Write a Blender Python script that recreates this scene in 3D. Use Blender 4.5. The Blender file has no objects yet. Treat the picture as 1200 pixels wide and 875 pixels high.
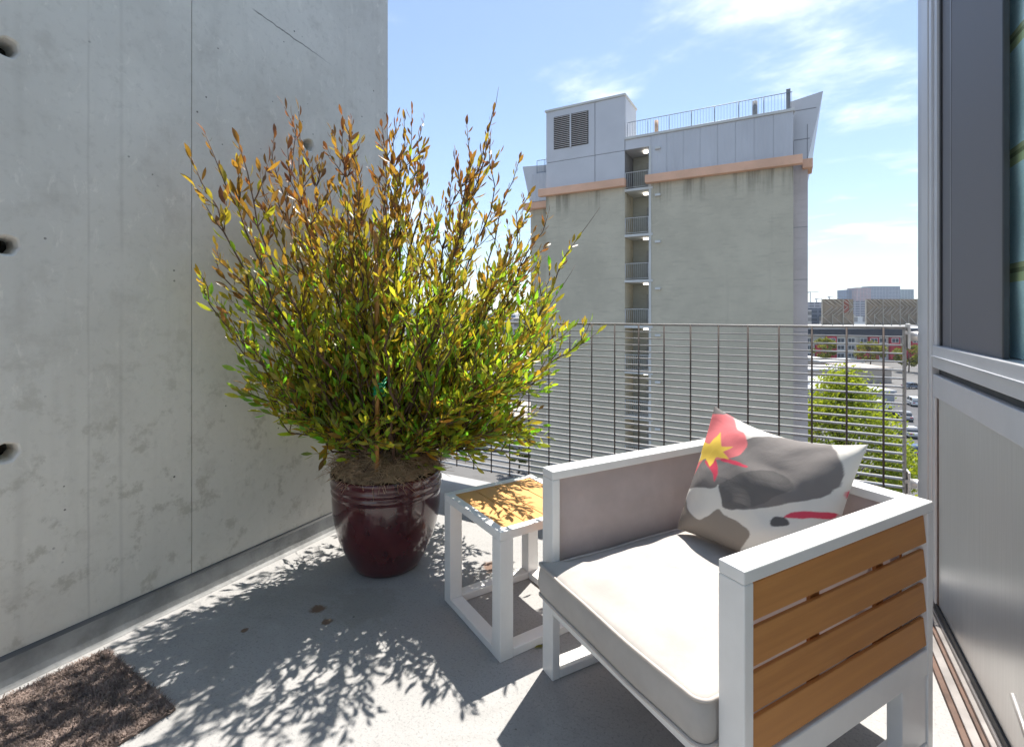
import bpy, bmesh, math, random
from mathutils import Vector, Matrix, noise
R = math.radians
sc = bpy.context.scene
col = sc.collection

# ------------------------------------------------------------------ camera, sky, sun, exposure
YAW = R(29.19)                      # the camera looks this far to the left of the balcony's axis (+Y)
EYE = 1.15
cam_d = bpy.data.cameras.new('camera'); cam = bpy.data.objects.new('camera', cam_d); col.objects.link(cam)
cam.location = (0, 0, EYE); cam.rotation_euler = (R(90), 0, YAW)
cam_d.sensor_width = 36; cam_d.lens = 580 / 1200 * 36
cam_d.shift_y = -71.5 / 1200
cam_d.clip_start = 0.05; cam_d.clip_end = 20000
sc.camera = cam

SUN_EL = R(65.5)
sdir = Vector((-0.006, math.cos(SUN_EL), math.sin(SUN_EL))).normalized()
sun_d = bpy.data.lights.new('sun', 'SUN'); sun = bpy.data.objects.new('sun', sun_d); col.objects.link(sun)
sun_d.energy = 3.4; sun_d.angle = R(0.5); sun_d.color = (1, .95, .87)
sun.rotation_euler = (-sdir).to_track_quat('-Z', 'Y').to_euler()

world = bpy.data.worlds.new('World'); sc.world = world; world.use_nodes = True
wn = world.node_tree.nodes; wl = world.node_tree.links
wn.clear()
def wnode(t, **k):
    n = wn.new(t)
    for a, v in k.items(): setattr(n, a, v)
    return n
sky = wnode('ShaderNodeTexSky', sky_type='NISHITA', sun_disc=False, sun_elevation=SUN_EL, sun_rotation=0.0,
            altitude=30, air_density=1.0, dust_density=0.35, ozone_density=1.4)
tc = wnode('ShaderNodeTexCoord')
sep = wnode('ShaderNodeSeparateXYZ'); wl.new(tc.outputs['Generated'], sep.inputs[0])
def wmath(op, a, b=None, clamp=False):
    n = wnode('ShaderNodeMath', operation=op, use_clamp=clamp)
    for i, v in enumerate((a, b)):
        if v is None: continue
        if isinstance(v, (int, float)): n.inputs[i].default_value = v
        else: wl.new(v, n.inputs[i])
    return n.outputs[0]
zz = wmath('ADD', wmath('MAXIMUM', sep.outputs[2], 0.0), 0.16)
cmb = wnode('ShaderNodeCombineXYZ')
wl.new(wmath('DIVIDE', sep.outputs[0], zz), cmb.inputs[0]); wl.new(wmath('DIVIDE', sep.outputs[1], zz), cmb.inputs[1])
def wnoise(scale, detail, rough, off):
    mp = wnode('ShaderNodeMapping'); mp.inputs['Location'].default_value = off; mp.inputs['Scale'].default_value = (1, 1.45, 1)
    mp.inputs['Rotation'].default_value = (0, 0, R(28))
    wl.new(cmb.outputs[0], mp.inputs[0])
    n = wnode('ShaderNodeTexNoise'); n.inputs['Scale'].default_value = scale; n.inputs['Detail'].default_value = detail
    n.inputs['Roughness'].default_value = rough; n.inputs['Distortion'].default_value = .2
    wl.new(mp.outputs[0], n.inputs['Vector']); return n.outputs['Fac']
big = wnoise(.85, 2, .5, (6.25, 15.62, 0)); fine = wnoise(2.4, 9, .6, (19.09, 13.02, 0))
cl = wmath('ADD', wmath('MULTIPLY', big, .62), wmath('MULTIPLY', fine, .5))
ramp = wnode('ShaderNodeMapRange', interpolation_type='SMOOTHSTEP')
ramp.inputs['From Min'].default_value = .575; ramp.inputs['From Max'].default_value = .80
ramp.inputs['To Max'].default_value = .85
wl.new(cl, ramp.inputs['Value'])
mixc = wnode('ShaderNodeMix', data_type='RGBA'); wl.new(ramp.outputs[0], mixc.inputs[0])
gam = wnode('ShaderNodeGamma'); gam.inputs['Gamma'].default_value = .77; wl.new(sky.outputs[0], gam.inputs[0])
tint = wnode('ShaderNodeMix', data_type='RGBA', blend_type='MULTIPLY'); tint.inputs[0].default_value = 1; wl.new(gam.outputs[0], tint.inputs[6]); tint.inputs[7].default_value = (.94, .99, 1.06, 1)
wl.new(tint.outputs[2], mixc.inputs[6]); mixc.inputs[7].default_value = (6.2, 6.3, 6.4, 1)
bg = wnode('ShaderNodeBackground'); bg.inputs['Strength'].default_value = .104
wl.new(mixc.outputs[2], bg.inputs['Color'])
wo = wnode('ShaderNodeOutputWorld'); wl.new(bg.outputs[0], wo.inputs['Surface'])

vs = sc.view_settings
vs.view_transform = 'Standard'; vs.look = 'None'; vs.gamma = 1; vs.use_curve_mapping = False; vs.exposure = 1.47
sc.display_settings.display_device = 'sRGB'
sc.cycles.use_denoising = True
sc.cycles.max_bounces = 12; sc.cycles.diffuse_bounces = 8; sc.cycles.transparent_max_bounces = 24
sc.cycles.volume_bounces = 0
sc.cycles.sample_clamp_indirect = 6

# ------------------------------------------------------------------ helpers
def tag(o, label=None, cat=None, group=None, kind=None):
    if label: o['label'] = label
    if cat: o['category'] = cat
    if group: o['group'] = group
    if kind: o['kind'] = kind
    return o
def empty(name, loc=(0, 0, 0), rz=0, label=None, cat=None, group=None):
    o = bpy.data.objects.new(name, None); col.objects.link(o)
    o.location = loc; o.rotation_euler = (0, 0, rz); o.empty_display_size = .1
    return tag(o, label, cat, group)
def link_mesh(name, me, parent=None, matrix=None):
    o = bpy.data.objects.new(name, me); col.objects.link(o)
    if parent: o.parent = parent
    if matrix is not None: o.matrix_local = matrix
    return o
def cpt(lat, dep, z=0):             # lateral / depth along the street axis that the balcony faces -> world
    c, s = math.cos(YAW), math.sin(YAW)
    return Vector((lat * c - dep * s, lat * s + dep * c, z))
class MB:
    def __init__(s): s.v = []; s.f = []; s.sm = []
    def add(s, vv, ff, smooth=False):
        b = len(s.v); s.v += [tuple(p) for p in vv]; s.f += [tuple(i + b for i in f) for f in ff]; s.sm += [smooth] * len(ff); return s
    def box(s, x0, x1, y0, y1, z0, z1, bev=0, M=None, seg=2):
        if bev:
            bm = bmesh.new(); bmesh.ops.create_cube(bm, size=1)
            for v in bm.verts: v.co = Vector(((x0 + x1) / 2 + v.co.x * (x1 - x0), (y0 + y1) / 2 + v.co.y * (y1 - y0), (z0 + z1) / 2 + v.co.z * (z1 - z0)))
            bmesh.ops.bevel(bm, geom=bm.edges[:], offset=bev, segments=seg, affect='EDGES', profile=.5)
            bm.verts.index_update()
            vv = [v.co.copy() for v in bm.verts]; ff = [[v.index for v in f.verts] for f in bm.faces]; bm.free()
        else:
            vv = [Vector(p) for p in ((x0, y0, z0), (x1, y0, z0), (x1, y1, z0), (x0, y1, z0), (x0, y0, z1), (x1, y0, z1), (x1, y1, z1), (x0, y1, z1))]
            ff = [(0, 3, 2, 1), (4, 5, 6, 7), (0, 1, 5, 4), (1, 2, 6, 5), (2, 3, 7, 6), (3, 0, 4, 7)]
        if M is not None: vv = [M @ p for p in vv]
        return s.add(vv, ff)
    def tube(s, pts, r, n=8, cap=True, smooth=True):
        pts = [Vector(p) for p in pts]; m = len(pts); rr = r if isinstance(r, (list, tuple)) else [r] * m
        b = len(s.v); prev = None
        for i, p in enumerate(pts):
            t = (pts[min(i + 1, m - 1)] - pts[max(i - 1, 0)])
            t = t.normalized() if t.length > 1e-9 else Vector((0, 0, 1))
            if prev is None:
                a = t.orthogonal().normalized()
            else:
                a = (prev - t * prev.dot(t)); a = a.normalized() if a.length > 1e-6 else t.orthogonal().normalized()
            prev = a; c = t.cross(a)
            for k in range(n):
                q = 2 * math.pi * k / n; s.v.append(tuple(p + (a * math.cos(q) + c * math.sin(q)) * rr[i]))
        for i in range(m - 1):
            for k in range(n):
                k2 = (k + 1) % n; s.f.append((b + i * n + k, b + i * n + k2, b + (i + 1) * n + k2, b + (i + 1) * n + k)); s.sm.append(smooth)
        if cap:
            s.f.append(tuple(b + k for k in reversed(range(n)))); s.sm.append(False)
            s.f.append(tuple(b + (m - 1) * n + k for k in range(n))); s.sm.append(False)
        return s
    def loop_tube(s, pts, r, n=6):
        pts = [Vector(p) for p in pts]; m = len(pts); b = len(s.v)
        for i, p in enumerate(pts):
            t = (pts[(i + 1) % m] - pts[i - 1]).normalized(); a = Vector((0, 0, 1)) - t * t.z; a.normalize(); c = t.cross(a)
            for k in range(n):
                q = 2 * math.pi * k / n; s.v.append(tuple(p + (a * math.cos(q) + c * math.sin(q)) * r))
        for i in range(m):
            j = (i + 1) % m
            for k in range(n):
                k2 = (k + 1) % n; s.f.append((b + i * n + k, b + i * n + k2, b + j * n + k2, b + j * n + k)); s.sm.append(True)
        return s
    def lathe(s, prof, n=48, jit=None):
        b = len(s.v); m = len(prof)
        for r, z in prof:
            for k in range(n):
                q = 2 * math.pi * k / n; s.v.append((r * math.cos(q), r * math.sin(q), z))
        for i in range(m - 1):
            for k in range(n):
                k2 = (k + 1) % n; s.f.append((b + i * n + k, b + i * n + k2, b + (i + 1) * n + k2, b + (i + 1) * n + k)); s.sm.append(True)
        return s
    def prism(s, poly, axis, a0, a1):    # poly in the two other axes
        def P(p, a):
            return {'x': (a, p[0], p[1]), 'y': (p[0], a, p[1]), 'z': (p[0], p[1], a)}[axis]
        n = len(poly); vv = [P(p, a0) for p in poly] + [P(p, a1) for p in poly]
        ff = [tuple(reversed(range(n))), tuple(range(n, 2 * n))] + [(i, (i + 1) % n, n + (i + 1) % n, n + i) for i in range(n)]
        return s.add(vv, ff)
    def mesh(s, name, mat=None):
        me = bpy.data.meshes.new(name); me.from_pydata(s.v, [], s.f)
        me.polygons.foreach_set('use_smooth', s.sm)
        if mat: me.materials.append(mat)
        bm = bmesh.new(); bm.from_mesh(me); bmesh.ops.recalc_face_normals(bm, faces=bm.faces[:]); bm.to_mesh(me); bm.free()
        me.update(); return me
    def build(s, name, mat=None, parent=None, matrix=None): return link_mesh(name, s.mesh(name, mat), parent, matrix)
def boxo(name, b, mat, parent=None, bev=0):
    return MB().box(*b, bev=bev).build(name, mat, parent)

# ------------------------------------------------------------------ materials
class NT:
    def __init__(s, name):
        s.m = bpy.data.materials.new(name); s.m.use_nodes = True; s.t = s.m.node_tree; s.t.nodes.clear()
        s.out = s.t.nodes.new('ShaderNodeOutputMaterial'); s.co = s.t.nodes.new('ShaderNodeTexCoord')
    def n(s, t, **k):
        x = s.t.nodes.new(t)
        for a, v in k.items(): setattr(x, a, v)
        return x
    def l(s, a, b): s.t.links.new(a, b)
    def set(s, sock, v):
        if isinstance(v, bpy.types.NodeSocket): s.l(v, sock)
        elif isinstance(v, (tuple, list)) and len(v) == 3 and sock.type == 'RGBA': sock.default_value = (*v, 1)
        else: sock.default_value = v
    def math(s, op, a, b=0, clamp=False):
        x = s.n('ShaderNodeMath', operation=op, use_clamp=clamp); s.set(x.inputs[0], a); s.set(x.inputs[1], b); return x.outputs[0]
    def mapped(s, scale=(1, 1, 1), loc=(0, 0, 0), src='Object', rot=(0, 0, 0)):
        x = s.n('ShaderNodeMapping'); x.inputs['Scale'].default_value = scale; x.inputs['Location'].default_value = loc; x.inputs['Rotation'].default_value = rot
        s.l(s.co.outputs[src], x.inputs[0]); return x.outputs[0]
    def noise(s, scale, detail=4, rough=.55, vec=None, dist=0):
        x = s.n('ShaderNodeTexNoise'); x.inputs['Scale'].default_value = scale; x.inputs['Detail'].default_value = detail
        x.inputs['Roughness'].default_value = rough; x.inputs['Distortion'].default_value = dist
        s.l(vec if vec else s.co.outputs['Object'], x.inputs['Vector']); return x.outputs['Fac']
    def ramp(s, v, a, b, lo=0, hi=1):
        x = s.n('ShaderNodeMapRange', interpolation_type='SMOOTHSTEP'); s.set(x.inputs['Value'], v)
        x.inputs['From Min'].default_value = a; x.inputs['From Max'].default_value = b; x.inputs['To Min'].default_value = lo; x.inputs['To Max'].default_value = hi
        return x.outputs[0]
    def mix(s, f, a, b, mode='MIX'):
        x = s.n('ShaderNodeMix', data_type='RGBA', blend_type=mode); s.set(x.inputs[0], f); s.set(x.inputs[6], a); s.set(x.inputs[7], b); return x.outputs[2]
    def bump(s, h, strength=.3, dist=.01):
        x = s.n('ShaderNodeBump'); x.inputs['Strength'].default_value = strength; x.inputs['Distance'].default_value = dist; s.l(h, x.inputs['Height']); return x.outputs[0]
    def bsdf(s, color, rough=.6, metal=0, normal=None, spec=.5, **k):
        x = s.n('ShaderNodeBsdfPrincipled'); s.set(x.inputs['Base Color'], color); s.set(x.inputs['Roughness'], rough); s.set(x.inputs['Metallic'], metal)
        x.inputs['Specular IOR Level'].default_value = spec
        if normal: s.l(normal, x.inputs['Normal'])
        for a, v in k.items(): s.set(x.inputs[a], v)
        return x
    def done(s, sh): s.l(sh.outputs[0], s.out.inputs['Surface']); return s.m
def lerp3(c, k): return tuple(max(0, x * k) for x in c)
def basic(name, c, rough=.6, metal=0, var=.12, scale=6, bump=0, spec=.5, bscale=None, detail=5):
    t = NT(name); f = t.noise(scale, detail, .6)
    cc = t.mix(t.ramp(f, .3, .7), lerp3(c, 1 - var), lerp3(c, 1 + var))
    nm = t.bump(t.noise(bscale or scale * 12, 4), bump, .004) if bump else None
    rr = t.ramp(t.noise(scale * 1.7, 3), .2, .8, rough * .88, min(1, rough * 1.1))
    return t.done(t.bsdf(cc, rr, metal, nm, spec))

def m_concrete():
    t = NT('concrete')
    a = t.noise(1.1, 6, .6); b = t.noise(5.5, 8, .68); streak = t.noise(3.2, 5, .6, t.mapped((1, 5, .22)))
    c = t.mix(t.ramp(a, .3, .7), (.45, .45, .44), (.54, .54, .53))
    c = t.mix(t.ramp(b, .52, .74, 0, .6), c, (.35, .34, .325))
    c = t.mix(t.ramp(streak, .54, .72, 0, .22), c, (.38, .375, .36))
    c = t.mix(t.ramp(t.noise(2.3, 5, .6, t.mapped(loc=(9, 4, 2))), .55, .75, 0, .4), c, (.60, .60, .585))
    c = t.mix(t.ramp(t.noise(34, 6, .7, dist=.4), .50, .70, 0, .35), c, (.36, .355, .345))
    c = t.mix(t.ramp(t.noise(13, 8, .72, t.mapped((1, 1.6, .8), (5, 5, 5)), dist=.6), .56, .68, 0, .5), c, (.62, .615, .60))
    # the lower metre carries more grime blotches
    sp = t.n('ShaderNodeSeparateXYZ'); t.l(t.co.outputs['Object'], sp.inputs[0])
    low = t.ramp(sp.outputs[2], 1.5, .2)
    g = t.math('MULTIPLY', low, t.ramp(t.noise(9, 7, .7, t.mapped(loc=(3, 1, 7))), .52, .64, 0, .85))
    c = t.mix(g, c, (.27, .26, .235))
    c = t.mix(t.math('MULTIPLY', low, .4), c, (.53, .515, .46))
    # a few vertical board marks
    for y0, w, k in ((.775, .006, .35), (.87, .01, .22), (.60, .02, .15), (1.45, .012, .2), (1.9, .02, .2)):
        d = t.math('ABSOLUTE', t.math('SUBTRACT', t.math('ADD', sp.outputs[1], t.math('MULTIPLY', t.noise(2.5, 2), .012)), y0 + .006))
        c = t.mix(t.math('MULTIPLY', t.ramp(d, w, 0, 0, k), t.ramp(t.noise(1.8, 4), .35, .6)), c, (.29, .28, .27))
    # hairline crack running down across the upper part
    yy = t.math('SUBTRACT', sp.outputs[1], 1.38); line = t.math('ABSOLUTE', t.math('ADD', t.math('SUBTRACT', sp.outputs[2], 2.52), t.math('ADD', t.math('MULTIPLY', yy, .14), t.math('MULTIPLY', t.noise(14, 3), .02))))
    cr = t.math('MULTIPLY', t.ramp(line, .0045, .0015), t.math('MULTIPLY', t.ramp(sp.outputs[1], 1.36, 1.40), t.ramp(sp.outputs[1], 1.85, 1.6)))
    c = t.mix(t.math('MULTIPLY', cr, .8), c, (.09, .085, .08))
    # small pits
    vo = t.n('ShaderNodeTexVoronoi'); vo.inputs['Scale'].default_value = 17; t.l(t.co.outputs['Object'], vo.inputs['Vector'])
    pit = t.math('MULTIPLY', t.ramp(vo.outputs['Distance'], .085, .05), t.ramp(t.noise(3.1, 3), .50, .56))
    c = t.mix(t.math('MULTIPLY', pit, .9), c, (.07, .065, .06))
    c = t.mix(1.0, c, (1.40, 1.335, 1.265), 'MULTIPLY')
    h = t.math('SUBTRACT', t.math('ADD', t.math('MULTIPLY', b, .4), t.math('MULTIPLY', t.noise(60, 4), .25)), t.math('MULTIPLY', pit, 1.2))
    return t.done(t.bsdf(c, t.ramp(b, .2, .8, .62, .85), 0, t.bump(h, .22, .006), .3))
def m_floor():
    t = NT('deck_coating')
    a = t.noise(.9, 5, .6); g = t.noise(240, 2, .6); b = t.noise(7, 6, .65)
    c = t.mix(t.ramp(a, .3, .7), (.325, .318, .31), (.37, .363, .355))
    c = t.mix(t.ramp(b, .52, .75, 0, .35), c, (.26, .255, .25))
    c = t.mix(t.ramp(g, .35, .7, 0, .3), c, (.20, .20, .205))
    c = t.mix(t.ramp(t.noise(110, 3, .7), .52, .68, 0, .55), c, (.17, .17, .175))
    c = t.mix(t.ramp(t.noise(2.6, 7, .68, dist=.8), .50, .66, 0, .4), c, (.235, .23, .222))
    c = t.mix(t.ramp(t.noise(1.7, 8, .7, t.mapped(loc=(4, 8, 1)), dist=1.2), .57, .66, 0, .35), c, (.40, .395, .39))
    sp = t.n('ShaderNodeSeparateXYZ'); t.l(t.co.outputs['Object'], sp.inputs[0])
    def spot(x, y, r, k, colr, thr=.5):
        dx = t.math('SUBTRACT', sp.outputs[0], x); dy = t.math('SUBTRACT', sp.outputs[1], y)
        d = t.math('SQRT', t.math('ADD', t.math('MULTIPLY', dx, dx), t.math('MULTIPLY', dy, dy)))
        d = t.math('ADD', d, t.math('MULTIPLY', t.math('SUBTRACT', t.noise(16, 6, .7), .5), r * 2.4))
        return t.mix(t.ramp(d, r, r * .55, 0, k), c, colr)
    for x, y, r in ((-1.595, 1.31, .035), (-1.50, 1.27, .022), (-1.17, 1.92, .06), (-1.08, 1.80, .045), (-1.72, 1.09, .014)):
        c = spot(x, y, r, .85, (.13, .062, .03))
    c = spot(-1.45, 1.42, .16, .35, (.21, .2, .17))
    vo = t.n('ShaderNodeTexVoronoi'); vo.inputs['Scale'].default_value = 6.5; t.l(t.co.outputs['Object'], vo.inputs['Vector'])
    c = t.mix(t.math('MULTIPLY', t.ramp(vo.outputs['Distance'], .035, .02), .7), c, (.06, .055, .05))
    h = t.math('ADD', t.math('MULTIPLY', g, .5), t.math('MULTIPLY', b, .5))
    return t.done(t.bsdf(c, t.ramp(b, .2, .8, .5, .72), 0, t.bump(h, .25, .002), .35))
def m_wood(name, c0, c1, axis):
    t = NT(name); sc3 = {'x': (1.2, 30, 30), 'y': (30, 1.2, 30)}[axis]
    f = t.noise(2.2, 7, .62, t.mapped(sc3)); g = t.noise(1.6, 4, .6)
    oi = t.n('ShaderNodeObjectInfo')
    c = t.mix(t.ramp(f, .3, .72), c0, c1)
    c = t.mix(t.ramp(g, .35, .7, 0, .25), c, lerp3(c0, .8))
    c = t.mix(t.math('MULTIPLY', oi.outputs['Random'], .45), c, lerp3(c1, 1.15))
    return t.done(t.bsdf(c, t.ramp(f, .2, .8, .48, .62), 0, t.bump(f, .12, .002), .4))
def m_fabric(name, c, weave=420, rough=.9, trans=0, var=.1):
    t = NT(name); w1 = t.n('ShaderNodeTexWave', wave_type='BANDS', bands_direction='X'); w1.inputs['Scale'].default_value = weave / 6.28
    w2 = t.n('ShaderNodeTexWave', wave_type='BANDS', bands_direction='Z'); w2.inputs['Scale'].default_value = weave / 6.28
    h = t.math('MULTIPLY', w1.outputs['Fac'], w2.outputs['Fac'])
    f = t.noise(5, 5, .6); cc = t.mix(t.ramp(f, .3, .7), lerp3(c, 1 - var), lerp3(c, 1 + var))
    wr = t.noise(9, 3, .5, dist=.6)
    bh = t.math('ADD', t.math('MULTIPLY', t.noise(300, 2), .12), t.math('MULTIPLY', wr, .9))
    p = t.bsdf(cc, rough, 0, t.bump(bh, .25, .012), .2)
    if trans:
        tr = t.n('ShaderNodeBsdfTranslucent'); t.set(tr.inputs['Color'], cc); mx = t.n('ShaderNodeMixShader'); mx.inputs[0].default_value = trans
        t.l(p.outputs[0], mx.inputs[1]); t.l(tr.outputs[0], mx.inputs[2]); return t.done(mx)
    return t.done(p)
def leaf_material(name, use_object):
    t = NT(name)
    if use_object: c = t.n('ShaderNodeObjectInfo').outputs['Color']
    else:
        a = t.n('ShaderNodeVertexColor'); a.layer_name = 'Col'; c = a.outputs['Color']
    c = t.mix(t.ramp(t.noise(40, 3), .35, .7, 0, .35), c, (.06, .07, .015), 'MIX')
    p = t.bsdf(c, .34, 0, None, .5)
    tr = t.n('ShaderNodeBsdfTranslucent'); t.set(tr.inputs['Color'], t.mix(1.0, c, (1.7, 1.75, .8), 'MULTIPLY'))
    mx = t.n('ShaderNodeMixShader'); mx.inputs[0].default_value = .5
    t.l(p.outputs[0], mx.inputs[1]); t.l(tr.outputs[0], mx.inputs[2]); return t.done(mx)
def m_steel_panel():
    t = NT('satin_aluminium'); f = t.noise(3, 5, .6, t.mapped((1, 40, 1.0))); g = t.noise(1.6, 3, .5)
    c = t.mix(t.ramp(f, .3, .7), (.60, .595, .585), (.65, .645, .635))
    return t.done(t.bsdf(c, t.ramp(g, .3, .7, .33, .42), 1.0, None, .5))
def m_pot():
    t = NT('oxblood_glaze'); f = t.noise(5, 5, .6); s = t.noise(9, 5, .6, t.mapped((1, 1, .35)))
    c = t.mix(t.ramp(f, .3, .7), (.042, .007, .009), (.085, .013, .015)); c = t.mix(t.ramp(s, .58, .75, 0, .6), c, (.012, .004, .005))
    return t.done(t.bsdf(c, t.ramp(s, .3, .8, .10, .22), 0, t.bump(t.noise(14, 3), .12, .01), .55, **{'Coat Weight': .5, 'Coat Roughness': .06}))
def m_stucco(name, c, stain=0, ztop=9.4):
    t = NT(name); a = t.noise(.35, 6, .65); b = t.noise(1.2, 5, .6, t.mapped((1, 1, 4.5))); st = t.noise(1.4, 6, .62, t.mapped((1, 1, .06)))
    cc = t.mix(t.ramp(a, .3, .7), lerp3(c, .9), lerp3(c, 1.08)); cc = t.mix(t.ramp(b, .5, .72, 0, .45), cc, lerp3(c, .78)); cc = t.mix(t.ramp(t.noise(2.4, 7, .7, t.mapped((1, 1, 2.2), (3, 3, 3)), dist=.7), .54, .68, 0, .35), cc, lerp3(c, 1.16))
    if stain:
        sp = t.n('ShaderNodeSeparateXYZ'); t.l(t.co.outputs['Object'], sp.inputs[0])
        k = t.math('MULTIPLY', t.ramp(sp.outputs[2], ztop - 1.9, ztop + .1), t.ramp(st, .44, .62, 0, stain)); cc = t.mix(k, cc, lerp3(c, .32))
        k2 = t.ramp(st, .6, .75, 0, .35); cc = t.mix(k2, cc, lerp3(c, .78))
    return t.done(t.bsdf(cc, .9, 0, t.bump(t.noise(14, 5), .2, .03), .2))
def m_metal_siding(name, c, pitch=.28):
    t = NT(name); w = t.n('ShaderNodeTexWave', wave_type='BANDS', bands_direction='X'); w.inputs['Scale'].default_value = .314 / pitch * 1.0
    t.l(t.co.outputs['Object'], w.inputs['Vector'])
    f = t.noise(.6, 5, .6, t.mapped((1, 1, .4))); cc = t.mix(t.ramp(f, .3, .7), lerp3(c, .94), lerp3(c, 1.06))
    return t.done(t.bsdf(cc, .5, .15, t.bump(w.outputs['Fac'], .35, .05), .4))
def m_asphalt(name, c0, c1):
    t = NT(name); a = t.noise(.04, 6, .6); b = t.noise(.6, 6, .65); c = t.mix(t.ramp(a, .35, .65), c0, c1); c = t.mix(t.ramp(b, .5, .75, 0, .4), c, lerp3(c0, .7))
    return t.done(t.bsdf(c, .9, 0, None, .3))
def m_windowed(name, c, g, sx, sz):        # facades kilometres away, window grid too fine to build
    t = NT(name); br = t.n('ShaderNodeTexBrick'); br.offset = 0; br.inputs['Scale'].default_value = 1
    br.inputs['Brick Width'].default_value = sx; br.inputs['Row Height'].default_value = sz; br.inputs['Mortar Size'].default_value = sz * .22
    t.set(br.inputs['Color1'], g); t.set(br.inputs['Color2'], lerp3(g, 1.5)); t.set(br.inputs['Mortar'], c)
    mp = t.n('ShaderNodeCombineXYZ'); sp = t.n('ShaderNodeSeparateXYZ'); t.l(t.co.outputs['Object'], sp.inputs[0])
    t.l(t.math('ADD', sp.outputs[0], sp.outputs[1]), mp.inputs[0]); t.l(sp.outputs[2], mp.inputs[1]); t.l(mp.outputs[0], br.inputs['Vector'])
    return t.done(t.bsdf(br.outputs['Color'], .6))
def m_vcol(name, rough=.9):
    t = NT(name); a = t.n('ShaderNodeVertexColor'); a.layer_name = 'Col'; wr = t.noise(7, 4, .55, dist=.8)
    return t.done(t.bsdf(a.outputs['Color'], rough, 0, t.bump(t.math('ADD', wr, t.math('MULTIPLY', t.noise(420, 2), .1)), .35, .012), .2))
def m_screen():
    t = NT('insect_screen'); p = t.bsdf((.15, .145, .16), .55, 0, None, .5); tr = t.n('ShaderNodeBsdfTransparent')
    mx = t.n('ShaderNodeMixShader'); mx.inputs[0].default_value = .12; t.l(p.outputs[0], mx.inputs[1]); t.l(tr.outputs[0], mx.inputs[2]); return t.done(mx)
def m_glass(name, tint=(.97, 1, 1)):
    t = NT(name); gl = t.n('ShaderNodeBsdfGlossy'); gl.inputs['Roughness'].default_value = .02; tr = t.n('ShaderNodeBsdfTransparent'); t.set(tr.inputs['Color'], tint)
    fr = t.n('ShaderNodeLayerWeight'); fr.inputs['Blend'].default_value = .5; mx = t.n('ShaderNodeMixShader')
    t.l(t.math('ADD', t.math('MULTIPLY', t.math('POWER', fr.outputs['Facing'], 4.0), .2), .02), mx.inputs[0]); t.l(tr.outputs[0], mx.inputs[1]); t.l(gl.outputs[0], mx.inputs[2]); return t.done(mx)
def m_emit(name, c, s):
    t = NT(name); e = t.n('ShaderNodeEmission'); t.set(e.inputs['Color'], c); e.inputs['Strength'].default_value = s; return t.done(e)
def m_blind():
    t = NT('striped_blind'); sp = t.n('ShaderNodeSeparateXYZ'); t.l(t.co.outputs['Object'], sp.inputs[0])
    z = t.math('MODULO', t.math('ADD', sp.outputs[2], 10.055), .305); f = t.noise(90, 3, .6, t.mapped((1, 1, 3)))
    c = t.mix(t.ramp(f, .3, .7), (.50, .76, .82), (.58, .84, .88))
    for a, b, cc in ((.0, .024, (.5, .62, .34)), (.024, .036, (.24, .30, .15)), (.036, .05, (.45, .52, .28))):
        k = t.math('MULTIPLY', t.math('GREATER_THAN', z, a), t.math('LESS_THAN', z, b)); c = t.mix(k, c, cc)
    return t.done(t.bsdf(c, .8))

M = {}
M['concrete'] = m_concrete(); M['floor'] = m_floor()
M['joint'] = basic('joint_sealant', (.10, .10, .10), .7)
M['hole'] = basic('tie_hole_mortar', (.30, .28, .25), .9, var=.3, scale=40, bump=.5)
M['hole_shade'] = basic('dark_cavity', (.035, .03, .025), .95, var=.4, scale=50)  # near-black colour stands in for the shade deep inside the tie holes
M['white'] = basic('white_powder_coat', (.74, .735, .72), .34, var=.03, scale=9, bump=.03, bscale=260)
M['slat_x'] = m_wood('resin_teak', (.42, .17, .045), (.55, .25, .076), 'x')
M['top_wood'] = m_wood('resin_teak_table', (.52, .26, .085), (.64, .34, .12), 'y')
M['sling'] = m_fabric('mauve_sling', (.52, .45, .445), 520, .8, .22)
M['cushion'] = m_fabric('stone_canvas', (.42, .395, .372), 300, .95)
M['piping'] = basic('piping_canvas', (.50, .45, .41), .95, bump=.2)
M['pillow'] = m_vcol('printed_cotton')
M['galv'] = basic('galvanised_bar', (.34, .325, .31), .45, .25, var=.15, scale=7)
M['rod'] = basic('weathered_rod', (.11, .085, .075), .6, .3, var=.3, scale=12)
M['alu'] = basic('anodised_aluminium', (.50, .51, .54), .38, .45, var=.05, scale=3)
M['alu_light'] = basic('pale_aluminium', (.56, .56, .575), .42, .3, var=.05, scale=3)
M['panel'] = m_steel_panel(); M['sill'] = basic('sill_metal', (.30, .28, .27), .4, .6, var=.15, scale=9)
M['brown'] = basic('rust_brown_seal', (.09, .048, .032), .7, var=.35, scale=14)
M['black'] = basic('black_rubber', (.02, .02, .022), .6)
M['screen'] = m_screen(); M['glass'] = m_glass('window_glass'); M['blind'] = m_blind()
M['room'] = basic('room_paint', (.22, .21, .2), .9)
M['bracket'] = basic('stainless_bracket', (.62, .60, .58), .35, .7, var=.12, scale=20)
M['pot'] = m_pot()
M['moss'] = basic('coir_moss', (.30, .20, .115), .95, var=.45, scale=18)
M['bark'] = basic('reddish_bark', (.10, .055, .035), .8, var=.3, scale=25)
M['stake'] = basic('bamboo_stake', (.52, .25, .075), .6, var=.25, scale=14)
M['tie'] = basic('green_tie', (.02, .34, .15), .4)
M['foliage'] = leaf_material('hopseed_foliage', False); M['leaf'] = leaf_material('hopseed_leaf', True)
M['mat'] = basic('coir_mat', (.14, .105, .09), .95, var=.4, scale=30, bump=.6, bscale=150)
M['mat_fibre'] = basic('coir_fibre', (.23, .175, .15), .9, var=.4, scale=22)

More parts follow.
